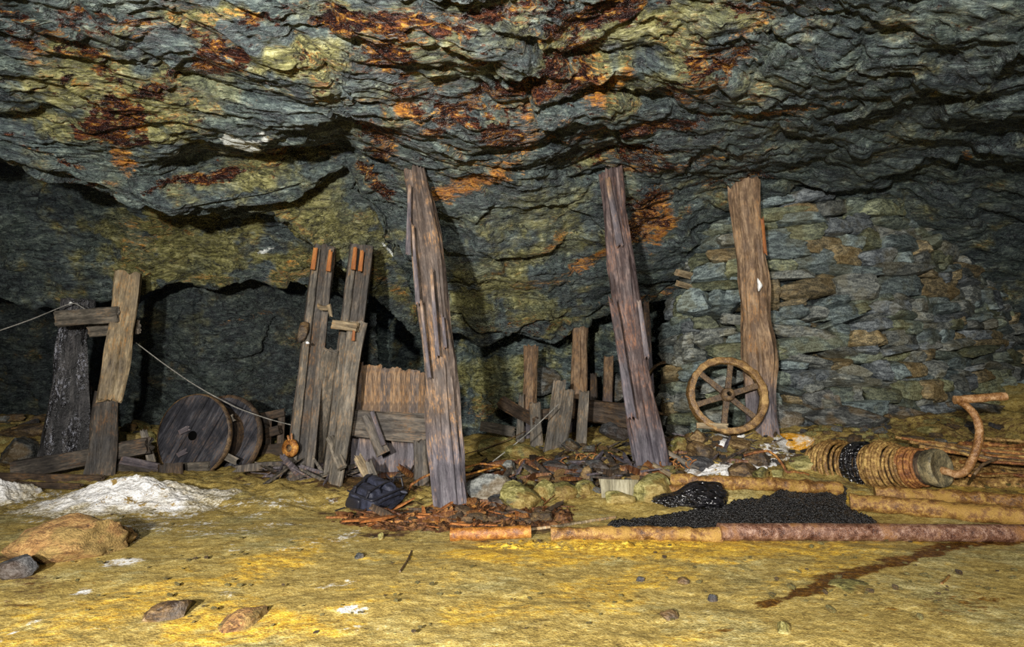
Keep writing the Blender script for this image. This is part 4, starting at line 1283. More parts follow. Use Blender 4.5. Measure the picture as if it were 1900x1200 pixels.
T('hanging_scrap', (655, 632, 6.17), (657, 612, 6.17), 6, 4, shape='plank', dr=.5, mat=W_ORANGE, seed=242, parent=g, sink=0, n=10)
T('loose_plank', (582, 868), (612, 650, 6.5), 30, 26, shape='plank', dr=.45, mat=W_GREY, seed=243, jag1=.03, sink=.05, label='grey plank leaning upright between the two guide timbers', cat='plank')
T('leaning_plank', (632, 862, 6.15), (612, 812, 6.4), 16, 14, shape='plank', dr=.5, mat=W_GREY, seed=244, jag1=.03, label='stub of plank leaning behind the front of the guide timbers, above the splinters', cat='plank')

# low wall of upright boards between the guides and the thick prop
e = empty('board_wall', fl(715, 897), 'low wall of brown upright boards between the guide timbers and the thick prop', 'board wall')
for k in range(8):
    x = 664 + k * 17.5
    top = 672 + k * 2.6 + (0, 3, 1, 4, 0, 2, 0, 2)[k]
    T('board', (x - 4, 896, 6.75), (x + 1, top, 6.78), 18.6, 18.2, shape='plank', dr=.2, mat=W_TAN if k % 3 else W_PROP, seed=250 + k, jag1=.025, parent=e, sink=.08, n=20)
T('rail', (650, 784, 6.55), (796, 794, 6.5), 46, 48, shape='sq', dr=.5, mat=W_DARK, seed=262, jag0=.05, jag1=.02, parent=e, sink=0)
T('strut', (712, 842, 6.35), (680, 770, 6.4), 25, 18, shape='plank', dr=.35, mat=W_DARK, seed=263, jag1=.02, parent=e, sink=0)
T('strut', (712, 826, 6.3), (690, 764, 6.36), 8, 7, shape='plank', dr=.6, mat=W_TAN, seed=264, jag1=.02, parent=e, sink=0)
T('short_post', (782, 898, 6.3), (779, 818, 6.35), 26, 24, shape='sq', dr=.7, mat=W_DARK, seed=265, jag1=.03, label='short dark post stub standing just behind the thick prop', cat='post')
T('wood_stub', (684, 884, 5.95), (664, 848, 6.0), 19, 15, shape='log', dr=.7, mat=W_PALE, seed=266, jag1=.04, label='pale broken stub leaning over behind the backpack', cat='stub')
T('wood_stub', (694, 886, 5.9), (684, 856, 5.95), 15, 12, shape='plank', dr=.6, mat=W_GREY, seed=267, jag1=.03, label='grey wedge of plank sticking up behind the backpack beside the pale stub', cat='stub')

# ------------------------------------------------------------------ low working at the back
BP = [('short_post', 978, 806, 986, 642, 28, 24, 9.1, 'log', W_TAN, 'tapered short prop standing in the low working, second largest there'),
      ('short_post', 1070, 800, 1075, 602, 30, 27, 9.2, 'log', W_TAN, 'largest short prop in the low working, holding up the tip of the roof edge'),
      ('short_post', 1127, 775, 1128, 662, 17, 17, 9.5, 'sq', W_TAN, 'thin squared post in the low working beside the split dark prop'),
      ('short_post', 1102, 760, 1101, 694, 15, 11, 9.6, 'sq', W_UMBER, 'small dark post stub at the back of the low working between two taller posts'),
      ('leaning_post', 1022, 838, 1040, 706, 28, 22, 8.0, 'sq', W_GREY, 'leaning grey post with a rust brown edge in the low working'),
      ('leaning_post', 1038, 840, 1055, 723, 25, 21, 7.8, 'sq', W_GREY, 'grey plank leaning just in front of the rust edged leaning post'),
      ('leaning_post', 1078, 830, 1084, 727, 20, 17, 7.7, 'sq', W_GREY, 'narrow upright grey plank in the low working, closest to the split dark prop'),
      ('short_post', 995, 812, 993, 747, 22, 20, 8.4, 'plank', W_GREY, 'broad short grey plank standing below the tapered short prop'),
      ('short_post', 965, 806, 967, 733, 16, 9, 8.8, 'plank', W_GREY, 'small grey plank stub standing by the end of the fallen log'),
      ('back_post', 1206, 700, 1199, 562, 12, 10, 8.6, 'sq', W_PROP, 'thin brown post glimpsed directly behind the split dark prop')]
for k, (nm, x0, y0, x1, y1, w0, w1, Y, sh, m, lb) in enumerate(BP):
    T(nm, (x0, y0, Y), (x1, y1, Y + .05), w0, w1, shape=sh, dr=.6, mat=m, seed=300 + k, jag1=.05, sink=.25, label=lb, cat='post')
T('fallen_log', (930, 746, 8.9), (996, 782, 8.4), 24, 20, shape='log', mat=W_UMBER, seed=320, jag0=.03, sink=0, label='brown log lying aslant in the low working across the post feet', cat='log')
T('fallen_beam', (1062, 757, 8.7), (1212, 784, 8.2), 34, 48, shape='sq', dr=.8, mat=W_UMBER, seed=321, sink=0, label='heavy black beam lying in the low working behind the split dark prop', cat='beam')
T('short_plank', (893, 790, 9.1), (954, 800, 8.9), 18, shape='plank', dr=.5, mat=W_GREY, seed=322, sink=0, label='grey plank lying on the ochre floor of the low working', cat='plank')
T('short_plank', (990, 770, 8.7), (1062, 764, 8.8), 17, shape='sq', dr=.5, mat=W_UMBER, seed=323, sink=0, label='dark plank lying behind the leaning grey posts', cat='plank')
for k, (a, b, lb) in enumerate((((914, 856, 7.0), (1036, 750, 7.5), 'straight thin pale cable slanting up past the leaning grey posts'), ((860, 843, 7.6), (975, 800, 8.3), 'thin dark cable lying on the ochre floor of the low working'))):
    A_, B_ = at(*a), at(*b)
    P_ = np.array([A_ + (B_ - A_) * s + np.array([0, 0, -.03 * math.sin(math.pi * s)]) for s in np.linspace(0, 1, 20)])
    tag(link('thin_cable', tube_mesh('thin_cable', P_, .008, 6), cable_m if k == 0 else RUST_DARK), lb, 'cable')
for k, (x, y, w, h, m, lb) in enumerate(((915, 830, 110, 34, S_OLIVE, 'broad ochre stone on the low working floor beside the thick prop'), (975, 838, 80, 26, S_OLIVE, 'ochre stone on the low working floor at the foot of the leaning posts'),
                                        (1062, 826, 40, 26, S_GREY, 'grey stone lodged between the feet of the leaning grey planks'), (1150, 800, 70, 40, S_DARK, 'black boulder under the heavy black beam'),
                                        (1010, 700, 80, 50, S_GREY, 'grey boulder piled at the back wall behind the short posts'), (1150, 720, 70, 60, S_GREY, 'blocky grey boulder at the back wall beside the thin squared post'))):
    rock('boulder', lb, x, y, w, h, m, seed=340 + k, cat='boulder', Y=None if y > 760 else 9.9)
for k, (x0, y0, x1, y1) in enumerate(((1256, 511, 1288, 508), (1256, 531, 1290, 528))):
    T('stick_end', (x0, y0 - 6, 7.55), (x1, y1 + 6, 7.8), 13 - 3 * k, shape='sq', dr=.7, mat=W_PALE, seed=350 + k, sink=0, n=16,
      label=('upper' if k == 0 else 'lower') + ' of two pale stick ends poking out of the packed stone wall', cat='stick')
rock('white_stone', 'white crusted stone lying in the dark gap between the split prop and the rusty wheel', 1257, 773, 32, 38, S_WHITE, seed=355)

# ------------------------------------------------------------------ rusty spoked wheel
cw = at(1349, 733, 6.36)
e = empty('spoked_wheel', (cw[0], cw[1], fz(cw[0], cw[1])), 'rusty iron wheel with six spokes leaning against the tan prop', 'wheel')
Mw = disc_frame(cw, Vector((-.06, -.98, .20)).normalized(), 0.12)
RW = 0.455
V, Q, _t = lathe([(RW - .075, -.045), (RW - .01, -.055), (RW, -.045), (RW - .022, -.012), (RW - .022, .012), (RW, .045), (RW - .01, .055), (RW - .075, .045), (RW - .082, 0), (RW - .075, -.045)], 72, .03, 8)
link('rim', raw_mesh('rim', V, Q), rusty('wheel_rim', (.05, .025, .010), (.19, .105, .035), (.42, .27, .10)), e, Mw)
V, Q, _t = lathe([(.028, -.09), (.06, -.09), (.075, -.06), (.085, 0), (.075, .06), (.06, .09), (.028, .09), (.028, -.09)], 28, .02, 9)
link('hub', raw_mesh('hub', V, Q), RUST_DARK, e, Mw)
for k in range(6):
    a = k * math.pi / 3 + .10
    me = timber_mesh('spoke', RW - .10, [(0, .075), (.5, .062), (1, .07)], 'sq', .42, n=20, seed=360 + k, jag1=0, rough=.35)
    M = Mw @ Matrix.Rotation(a, 4, 'Y') @ Matrix.Translation((0, 0, .055))
    link('spoke', me, RUST_DARK, e, M)
T('wooden_chock', (1292, 789, 6.3), (1350, 791, 6.25), 10, shape='sq', dr=.8, mat=W_PALE, seed=367, sink=0, label='weathered stick lying through the bottom of the spoked wheel', cat='stick')
# second rim lost in the gap
V, Q, _t = lathe([(.36, -.03), (.40, -.03), (.40, .03), (.36, .03), (.36, -.03)], 48, .03, 11)
tag(link('iron_hoop', raw_mesh('iron_hoop', V, Q), RUST_DARK, None, disc_frame(at(1236, 720, 8.0), Vector((-.75, -.6, .1)).normalized())), 'dark iron hoop in shadow in the gap beside the packed stone wall', 'hoop')

# ------------------------------------------------------------------ windlass roller wound with rope, crank at its end
pr_, pl_ = at(1746, 868, 4.9), at(1508, 863, 6.1)
ax_ = Vector(pl_ - pr_)
Lw = ax_.length
e = empty('windlass_roller', ((pr_ + pl_) / 2).tolist(), 'wooden winch roller wound with ochre rope, bent iron crank at one end', 'windlass')
Mr = Matrix.Identity(4)
yv = ax_.normalized()
zv = Vector((0, 0, 1)) - yv * yv.z
zv.normalize()
xv = yv.cross(zv)
Mr = Matrix((xv, yv, zv)).transposed().to_4x4()
Mr.translation = Vector(pr_)
V, Q, _t = lathe([(.0005, -.004), (.06, -.006), (.14, -.004), (.146, -.012), (.160, -.012), (.165, .0), (.165, .05), (.158, .06), (.155, .10)], 48, .03, 12)
link('end_disc', raw_mesh('end_disc', V, Q), rusty('disc_face', (.03, .028, .02), (.13, .11, .06), (.30, .24, .12)), e, Mr)
V, Q, _t = lathe([(.15, .08), (.15, Lw - .02), (.0005, Lw)], 40, .02, 13)
link('core', raw_mesh('core', V, Q), W_UMBER, e, Mr)


def turns(y0, y1, count, seed, r0=.165, r1=.205, th=.016):
    rs_ = np.random.RandomState(seed)
    out = []
    for k in range(count):
        yy = y0 + (y1 - y0) * (k + .5) / count
        rr = r0 + (r1 - r0) * (0.5 - 0.5 * math.cos(2 * math.pi * ((k + .5) / count))) + rs_.uniform(-.010, .012)
        t_ = np.linspace(0, 2 * math.pi, 48, endpoint=False)
        sl, ph = rs_.uniform(-.012, .012), rs_.uniform(0, 6.3)
        P_ = np.stack([rr * np.cos(t_), yy + sl * np.sin(t_ + ph), rr * np.sin(t_) * (1 - .03 * rs_.rand())], 1)
        P_ += gnoise(P_ * 9 + seed, k)[:, None] * .006
        m_ = tube_mesh('t', P_, th * rs_.uniform(.7, 1.25), 8, seed + k, .25, closed=True)
        vv = np.zeros(len(m_.vertices) * 3, np.float32)
        m_.vertices.foreach_get('co', vv)
        qq = np.zeros(len(m_.loops), np.int32)
        m_.loops.foreach_get('vertex_index', qq)
        out.append((vv.reshape(-1, 3), qq.reshape(-1, 4), None))
        bpy.data.meshes.remove(m_)
    return join(out)


for nm, y0, y1, cnt, sd, mt, r0, r1, th, lb in (
        ('rope_turns', .14, .30, 6, 1, ROPE_RED, .158, .172, .018, 'red brown rope turns beside the end disc'),
        ('rope_turns', .28, .70, 15, 2, ROPE_M, .175, .232, .018, 'ochre rope turns in the middle of the roller'),
        ('tarred_turns', .64, .80, 6, 3, None, .20, .232, .020, 'black tarred rope turns'),
        ('rope_turns', .80, Lw - .06, 11, 4, ROPE_M, .20, .262, .018, 'ochre rope turns at the far end of the roller')):
    V, Q, Tr = turns(y0, y1, cnt, sd, r0, r1, th)
    if mt is None:
        t_ = NT('wet_tar')
        P__ = t_.coord()
        nn = t_.noise(t_.mapping(P__, scale=(1, 1, 2.2)), 17.0, 1.5, .5)
        t_.bump(nn, 1.0, .06)
        TAR = t_.done(t_.ramp(nn, [(.4, (.004, .004, .005)), (.7, (.02, .019, .022))]), .2, 1.0)
        mt = TAR
    o = link(nm, raw_mesh(nm, V, Q), mt, e, Mr)
    o['label'] = lb
# crank
crank = [(1742, 872, 4.93), (1756, 874, 4.86), (1772, 880, 4.80), (1786, 878, 4.77), (1798, 866, 4.77), (1808, 846, 4.77), (1815, 822, 4.77), (1818, 800, 4.77), (1814, 780, 4.78), (1805, 764, 4.79), (1793, 752, 4.80), (1780, 744, 4.80)]
C_ = np.array([at(*p) for p in crank])
ti = np.linspace(0, len(C_) - 1, 60)
C2 = np.stack([np.interp(ti, np.arange(len(C_)), C_[:, k]) for k in range(3)], 1)
for _ in range(4):
    C2[1:-1] = (C2[1:-1] * 2 + C2[:-2] + C2[2:]) / 4
ck = link('crank', tube_mesh('crank', C2, np.linspace(.034, .030, 60), 14, 3, .10), rusty('crank_iron', (.07, .024, .008), (.24, .115, .035), (.46, .29, .15), rough=.45, scale=22), e)
G_ = np.array([at(1771, 742, 4.80) * (1 - s) + at(1866, 735, 4.72) * s for s in np.linspace(0, 1, 22)])
link('grip', tube_mesh('grip', G_, .036, 14, 4, .16), ck.data.materials[0], ck)

# rope strands trailing away from the roller
rs = np.random.RandomState(9)


def strand(name, ctrl, r, mat, label, cat, group=None, seed=0, n=7, lift=0.0, m=46, rough=.2, wob=.02):
    C_ = np.array([pt(p) for p in ctrl])
    ti = np.linspace(0, len(C_) - 1, m)
    C2 = np.stack([np.interp(ti, np.arange(len(C_)), C_[:, k]) for k in range(3)], 1)
    for _ in range(3):
        C2[1:-1] = (C2[1:-1] * 2 + C2[:-2] + C2[2:]) / 4
    C2 += np.stack([gnoise(np.stack([ti * .8, np.full(m, seed * 2.3), np.full(m, k * 5.1)], 1), seed) for k in range(3)], 1) * wob * np.array([1, 1, .6])
    C2[:, 2] = np.maximum(C2[:, 2] + lift, gz(C2[:, 0], C2[:, 1]) + r * .6)
    return tag(link(name, tube_mesh(name, C2, r, n, seed, rough), mat), label, cat, group)


for k in range(44):
    y0 = 812 + (k if k < 8 else 8 + (k - 8) * .62) * 3.0
    xa = 1690 + rs.uniform(-20, 60) + max(0, k - 8) * 2.5
    yb = y0 + rs.uniform(6, 22)
    if k < 8:
        ctrl = [(xa - 10, y0 - 2, 5.55 - k * .02), (xa + 60, y0 + 8, 5.45 - k * .02), (1830, y0 + 22, 5.3 - k * .02), (1960, y0 + 34, 5.1 - k * .02)]
        strand('rope_strand', ctrl, rs.uniform(.010, .022), (ROPE_M, ROPE_RED, RUST_DARK)[k % 3], 'loose rope strand trailing over the top of the windlass roller', 'rope', 'rope strands trailing over the roller', 400 + k, lift=.0)
    else:
        ctrl = [(1780 + rs.uniform(-20, 30), y0), (1830, y0 + rs.uniform(-6, 6)), (1880, y0 + rs.uniform(-8, 8)), (1960, y0 + rs.uniform(-12, 8))]
        strand('rope_strand', ctrl, rs.uniform(.012, .028), (ROPE_M, ROPE_RED, ROPE_M)[k % 3], 'frayed rope strand in the heap beside the crank of the windlass', 'rope', 'rope strands heaped beside the crank', 400 + k, lift=rs.uniform(.02, .12))
strand('iron_rod', [(1796, 900), (1808, 880, 4.72), (1822, 862, 4.75), (1850, 850, 4.9)], .012, RUST_DARK, 'bent dark iron rod sticking up among the ropes below the crank', 'rod', None, 440, wob=.004)

# ------------------------------------------------------------------ pipes
def pipe(label, ctrl, rpx, mat, seed, mud=.16, cat='pipe', half=0.0, n=32, name='iron_pipe'):
    C_ = []
    for (x, y) in ctrl:
        f = fl(x, y)
        C_.append(f)
    C_ = np.array(C_)
    r = rpx * fwd(C_.mean(0)) / FPX
    m = max(12, int(np.linalg.norm(C_[-1] - C_[0]) / .014))
    ti = np.linspace(0, len(C_) - 1, m)
    C2 = np.stack([np.interp(ti, np.arange(len(C_)), C_[:, k]) for k in range(3)], 1)
    for _ in range(20):
        C2[1:-1] = (C2[1:-1] * 2 + C2[:-2] + C2[2:]) / 4
    C2[:, 2] += r * (1 - half)
    mud *= 1.35
    outer = tube_mesh(name, C2, r * (1 + .04 * gnoise(np.stack([ti * 3, ti * 0, ti * 0 + seed], 1), seed)), n, seed, mud)
    o = link(name, outer, mat)
    return tag(o, label, cat)


pipe('long rusty pipe with a pale polished top lying in front of the black tar', [(1335, 1003), (1500, 1003), (1700, 1004), (1990, 1006)], 15.5, RUST_PIPE, 1, .05)
pipe('mud caked length of rusty pipe half buried in bright ochre clay, continuing the long pipe', [(1022, 1000), (1100, 998), (1200, 999), (1338, 1002)], 13, RUST_OCHRE, 2, .22, half=.35)
pipe('short orange rusty pipe end in front of the thick prop', [(836, 1003), (900, 1002), (985, 998)], 11.5, RUST_ORANGE, 3, .12)
pipe('ochre crusted thick pipe lying between the windlass and the long pipe', [(1578, 946), (1700, 957), (1800, 966), (1990, 985)], 16, RUST_OCHRE, 4, .14)
pipe('yellow caked timber lying along the front of the windlass roller', [(1624, 925), (1740, 932), (1850, 940), (1960, 946)], 12, RUST_OCHRE, 5, .25, cat='log', name='caked_log')
pipe('brown yellow pipe lying behind the black tar lump', [(1246, 902), (1340, 908), (1430, 912), (1560, 918)], 12, RUST_OCHRE, 6, .2)
pipe('short ochre log end beside the black tar lump, under the brown yellow pipe', [(1240, 916), (1285, 917), (1335, 915)], 9, RUST_OCHRE, 7, .2, cat='log', name='caked_log')

# bent red rod over the white patch
strand('bent_rod', [(1380, 845, 5.75), (1405, 838, 5.7), (1425, 836, 5.65), (1440, 845, 5.6), (1452, 862, 5.5), (1462, 880), (1500, 882)], .013, ROPE_RED, 'bent red brown iron rod arching over the white patch', 'rod', None, 450, wob=.004)

# ------------------------------------------------------------------ patches lying on the floor
def inside(poly, u, v):
    poly = np.asarray(poly, float)
    r = np.zeros(len(u), bool)
    dist = np.full(len(u), 1e9)
    for (x0, y0), (x1, y1) in zip(poly, np.roll(poly, -1, 0)):
        c = ((y0 > v) != (y1 > v)) & (u < (x1 - x0) * (v - y0) / (y1 - y0 + 1e-9) + x0)
        r ^= c
        dx, dy = x1 - x0, y1 - y0
        t = np.clip(((u - x0) * dx + (v - y0) * dy) / (dx * dx + dy * dy + 1e-9), 0, 1)
        dist = np.minimum(dist, np.hypot(u - x0 - t * dx, (v - y0 - t * dy) * 2.2))
    return np.where(r, dist, -dist)


def patch(name, poly, height, edge, mat, label, cat, kind=None, step=.016, grain=.01, gf=22, seed=0):
    c = np.array([fl(x, y) for x, y in poly])
    x0, x1, y0, y1 = c[:, 0].min() - .1, c[:, 0].max() + .1, c[:, 1].min() - .2, c[:, 1].max() + .2
    gx, gy = np.arange(x0, x1, step), np.arange(y0, y1, step)
    X, Y = np.meshgrid(gx, gy)
    X, Y = X.ravel(), Y.ravel()
    Z = gz(X, Y)
    V = np.stack([X, Y, Z], 1)
    u, v = image_px(V)  # patch outlines are given in image pixels
    d = inside(poly, u, v) + fbm(V * np.array([5, 5, 0]), 3, seed) * edge * .5
    w = sstep(-edge * .2, edge, d)
    V[:, 2] += -.012 + w * (height + fbm(V * 6, 3, seed + 1) * height * .3) + w * (fbm(V * gf, 3, seed + 2, .7) * grain)
    q = grid_quads(len(gy), len(gx))
    keep = (d[q] > -edge * .4).any(1)
    q = q[keep]
    used = np.unique(q)
    mp = np.full(len(V), -1)
    mp[used] = np.arange(len(used))
    return tag(link(name, raw_mesh(name, V[used], mp[q]), mat), label, cat, None, kind)


patch('rope_heap', [(1735, 835), (1800, 822), (1880, 826), (1990, 835), (1990, 908), (1880, 905), (1790, 905), (1765, 898)], .07, 16, ROPE_M, 'heap of muddy rope fibres under the crank of the windlass', 'rope heap', 'stuff', grain=.035, gf=14, seed=25)
t_ = NT('tarry_gravel')
P__ = t_.coord()
vv_ = t_.voro(P__, 85.0)
nn = t_.noise(P__, 120.0, 3.0, .7)
t_.bump(t_.m('ADD', vv_, t_.m('MULTIPLY', nn, .8)), 1.0, .02)
GRAVEL = t_.done(t_.ramp(nn, [(.4, (.004, .004, .004)), (.62, (.016, .015, .016)), (.75, (.09, .08, .075))]), .34, .6)
patch('tar_gravel', [(1095, 974), (1170, 965), (1235, 955), (1300, 946), (1400, 925), (1450, 907), (1540, 898), (1575, 905), (1572, 935), (1600, 955), (1640, 970), (1560, 982), (1330, 984), (1180, 984)], .045, 14, GRAVEL,
      'glittering black tarry gravel spread behind the long pipe', 'gravel', 'stuff', grain=.022, gf=30, seed=5)
W_, F_ = rock_shape(5, 12, 26, .05, 2.0)
W_ = W_ + fbm(W_ * np.array([5, 5, 9]), 4, 7)[:, None] * .035 * np.sign(W_)
W_ = np.where((W_[:, 0] < -.15)[:, None], W_ * np.array([1, .75, 1]) * np.array([1, 1, 1]), W_)
W_[:, 2] *= np.interp(W_[:, 0], [-1, -.45, -.1, .5, 1], [.42, .5, .95, 1.0, .55])
W_[:, 2] += np.interp(W_[:, 0], [-1, -.4, 0, 1], [-.22, -.18, 0, 0])
fp = fl(1303, 947)
s_ = fwd(fp) / FPX
tag(link('tar_lump', sharpen(raw_mesh('tar_lump', W_ * np.array([86 * s_, .20, 31 * s_]), None, F_), 60), TAR, None, Matrix.Translation(Vector((fp[0], fp[1] + .14, fp[2] + .085)))),
    'shiny black lump of tar lying on the black gravel', 'tar lump')

white_m = NT('white_powder')
P__ = white_m.coord()
a1 = white_m.noise(P__, 9.0, 5.0, .65)
a2 = white_m.noise(P__, 48.0, 4.0, .65)
cc = white_m.ramp(a2, [(.35, (.50, .48, .43)), (.47, (.80, .79, .77)), (.6, (.86, .86, .85))])
cc = white_m.mix(white_m.sm(white_m.m('ADD', a1, white_m.m('MULTIPLY', a2, .5)), .83, .90), cc, (.30, .20, .06))
spk = white_m.attr('stain')
cc = white_m.mix(spk[0], cc, white_m.ramp(a2, [(.36, (.16, .12, .05)), (.5, (.42, .36, .22)), (.64, (.74, .71, .62))]))
white_m.bump(white_m.m('ADD', a1, a2), 1.0, .02)
POWDER = white_m.done(cc, .85, .2)


def heap(label, px, py, rx, ry, h, seed, name='powder_heap', mat=POWDER, dirty=()):
    c = fl(px, py)
    m, n = 90, 150
    r = np.linspace(0, 1, m) ** .8
    th = np.linspace(0, 2 * math.pi, n, endpoint=False)
    R_, T_ = np.meshgrid(r, th, indexing='ij')
    wob = 1 + .16 * gnoise(np.stack([np.cos(th) * 1.3, np.sin(th) * 1.3, th * 0 + seed], 1), seed)[None] + .06 * gnoise(np.stack([np.cos(th) * 4, np.sin(th) * 4, th * 0 + seed], 1), seed)[None]
    X = c[0] + R_ * np.cos(T_) * rx * wob
    Y = c[1] + R_ * np.sin(T_) * ry * wob
    prof_ = np.interp(R_, [0, .06, .2, .5, .8, 1], [1, .97, .78, .36, .10, -.03])
    Z = gz(X.ravel(), Y.ravel()).reshape(m, n) + prof_ * h
    V = np.stack([X, Y, Z], 2).reshape(-1, 3)
    g_ = sstep(0, .2, prof_.ravel())
    V[:, 2] += (fbm(V * 5, 3, seed) * .022 + fbm(V * 16, 3, seed + 3, .65) * .011) * (.4 + .6 * g_)
    i = np.arange(m - 1)[:, None] * n
    k = np.arange(n)
    Q = np.stack([i + k, i + n + k, i + n + (k + 1) % n, i + (k + 1) % n], 2).reshape(-1, 4)
    x_, y_ = (V[:, 0] - c[0]) / rx, (V[:, 1] - c[1]) / ry
    st_ = np.zeros((len(V), 4))
    nz_ = fbm(V * 5, 3, seed + 9) * .35
    st_[:, 0] = np.maximum(sstep(.50, .92, np.hypot(x_, y_) + nz_ * .9), sstep(.05, .35, x_ * .6 + y_ * .45 + nz_ * .5) * .75)
    return tag(link(name, raw_mesh(name, V, Q, attrs={'stain': st_}), mat), label, 'heap')


patch('powder_patch', [(1288, 876), (1330, 857), (1400, 842), (1440, 846), (1452, 860), (1400, 878), (1340, 890), (1292, 892)], .02, 9, POWDER, 'white powder crust spread on the mound under the bent red rod', 'powder', None, grain=.012, seed=15)
patch('powder_patch', [(1314, 828), (1334, 810), (1366, 803), (1378, 808), (1364, 824), (1336, 833)], .02, 7, POWDER, 'white powder crust on the mound just below the rusty wheel', 'powder', None, grain=.012, seed=16)
patch('bark_litter', [(606, 968), (700, 945), (790, 950), (850, 938), (900, 922), (970, 935), (1075, 945), (1060, 972), (960, 992), (830, 990), (690, 984)], .025, 18, rusty('bark_mulch', (.012, .006, .003), (.075, .030, .010), (.26, .12, .03), scale=30), 'rust brown bark mulch around the foot of the thick prop', 'litter', 'stuff', grain=.04, gf=18, seed=17)
patch('clay_bank', [(850, 1014), (960, 1001), (1040, 1003), (1200, 1004), (1335, 1007), (1310, 1015), (1200, 1019), (1080, 1024), (940, 1020)], .012, 9, rusty('bright_ochre_clay', (.30, .15, .012), (.62, .38, .025), (.80, .58, .09), scale=30, rough=.8), 'crumbly bright yellow ochre banked along the front of the buried pipe', 'clay', 'stuff', grain=.02, gf=26, seed=18)
heap('large heap of white powder on the clay in front of the leaning frame', 248, 934, 1.05, .62, .25, 3)
heap('small heap of white powder at the edge of the clay beside the large white heap', -4, 918, .36, .40, .17, 5)
rock('white_lump', 'small white lump lying between the two white heaps', 66, 911, 14, 11, S_WHITE, seed=6, level=3)
rock('white_lump', 'flat white lump on the clay in front of the large heap, beside the orange boulder', 108, 937, 26, 8, S_WHITE, seed=9, level=3)

rock('boulder', 'large flat orange brown boulder half sunk in the clay below the white heap', 84, 1006, 228, 74, S_ORANGE, seed=18, cat='boulder', level=5, deep=.95, rot=.1, sink=.95, rough=.10, planes=9)
rock('dark_clod', 'dark clod with a rusty end lying against the orange boulder', 16, 1052, 62, 46, S_DARK, seed=21, level=4, sink=.25)
rock('clod', 'small rust brown clod on top of the dark clod by the orange boulder', 34, 1034, 22, 18, S_BROWN, seed=22, level=3, sink=0)

# ------------------------------------------------------------------ rubble between the props
RB = [(905, 905, 100, 56, S_GREY, 'rounded grey green boulder just beside the foot of the thick prop', .3), (968, 922, 96, 62, S_OLIVE, 'big split ochre boulder in the middle of the rubble', .5), (1006, 912, 54, 40, S_OLIVE, 'pointed yellow stone leaning on the big split boulder', -.4),
      (1045, 912, 60, 30, S_OLIVE, 'flat olive stone behind the rusty litter', .2), (1088, 905, 46, 26, S_OLIVE, 'small olive stone beside the pale tree stump block', .4), (1170, 915, 30, 24, S_OLIVE, 'small yellow stone wedged between the stump block and the yellow slab', .3),
      (1150, 925, 70, 24, S_OLIVE, 'low yellow stone in front of the pale stump block', .1), (925, 930, 60, 26, S_DARK, 'dark wet stone in the litter next to the thick prop', .1), (944, 872, 40, 34, S_GREY, 'grey square stone among the rusty wire coils', .3),
      (1030, 868, 60, 24, S_DARK, 'dark slate piece beside the rusty wire coils', .1), (1110, 868, 60, 28, S_DARK, 'dark block with an orange face in the rubble by the split prop', .2), (1128, 846, 60, 26, S_OLIVE, 'mossy yellow stone behind the dark block', .3),
      (1075, 872, 50, 20, S_DARK, 'glossy dark slab lying in the middle of the rubble', .1), (1090, 882, 26, 34, S_BROWN, 'narrow upright grey brown stone behind the stump block', .9)]
for k, (x, y, w, h, m, lb, rt) in enumerate(RB):
    rock('rubble_stone', lb, x, y, w, h, m, seed=500 + k, rot=rt, sink=.35, planes=8, rough=.09)
rock('slab', 'tilted yellow slab beside the black tar lump', 1214, 908, 92, 50, S_OLIVE, seed=530, cat='slab', planes=9, rot=.35, tilt=-.35, sink=.2)
T('stump_block', (1150, 922), (1149, 889, fl(1150, 922)[1] + .02), 60, 66, shape='log', dr=.7, mat=wood('stump_wood', (.09, .08, .05), (.22, .20, .13), (.38, .36, .26), stain_amt=.2), seed=531, jag1=.0, sink=.03,
  label='pale sawn stump block half sunk in the yellow clay of the rubble', cat='stump')
T('board_scrap', (1246, 880), (1160, 868, 5.95), 16, 12, shape='plank', dr=.4, mat=W_PURPLE, seed=532, sink=0, label='dark board lying against the foot of the split prop', cat='board')
T('board_scrap', (1232, 893), (1196, 862, 5.75), 22, 20, shape='plank', dr=.3, mat=W_RUST, seed=533, sink=0, label='rust red board leaning at the foot of the split prop', cat='board')
T('board_scrap', (1246, 882, 5.45), (1212, 862, 5.6), 8, 7, shape='plank', dr=.6, mat=W_PALE, seed=534, sink=0, label='pale splinter lying on the rust red board', cat='board')
T('board_scrap', (1296, 872, 5.75), (1238, 838, 5.95), 9, 8, shape='plank', dr=.6, mat=W_GREY, seed=535, sink=0, label='grey stick slanting down beside the split prop to the white chips', cat='stick')
for k, (x, y, w, h) in enumerate(((1283, 862, 24, 11), (1292, 877, 30, 12), (1310, 884, 20, 8))):
    rock('white_chip', ('upper', 'middle', 'lowest')[k] + ' of three white chips at the end of the grey stick', x, y, w, h, S_WHITE, seed=540 + k, level=3, rot=.6)
rock('crust_slab', 'stone crusted bright orange and white on the mound beside the tan prop', 1478, 819, 84, 30, rusty('orange_crust', (.40, .16, .01), (.72, .36, .03), (.85, .80, .68), scale=9), seed=545, cat='slab', deep=.8, sink=.3, planes=12)
MB_ = [(1310, 838, 60, 40, S_BROWN), (1265, 826, 50, 34, S_OLIVE), (1415, 850, 60, 30, S_BROWN), (1417, 880, 34, 26, S_OLIVE), (1448, 880, 30, 24, S_OLIVE), (1300, 812, 40, 30, S_BROWN), (1380, 826, 50, 26, S_BROWN), (1500, 858, 50, 28, S_OLIVE), (1308, 858, 70, 26, S_DARK), (1385, 872, 60, 26, S_BROWN)]
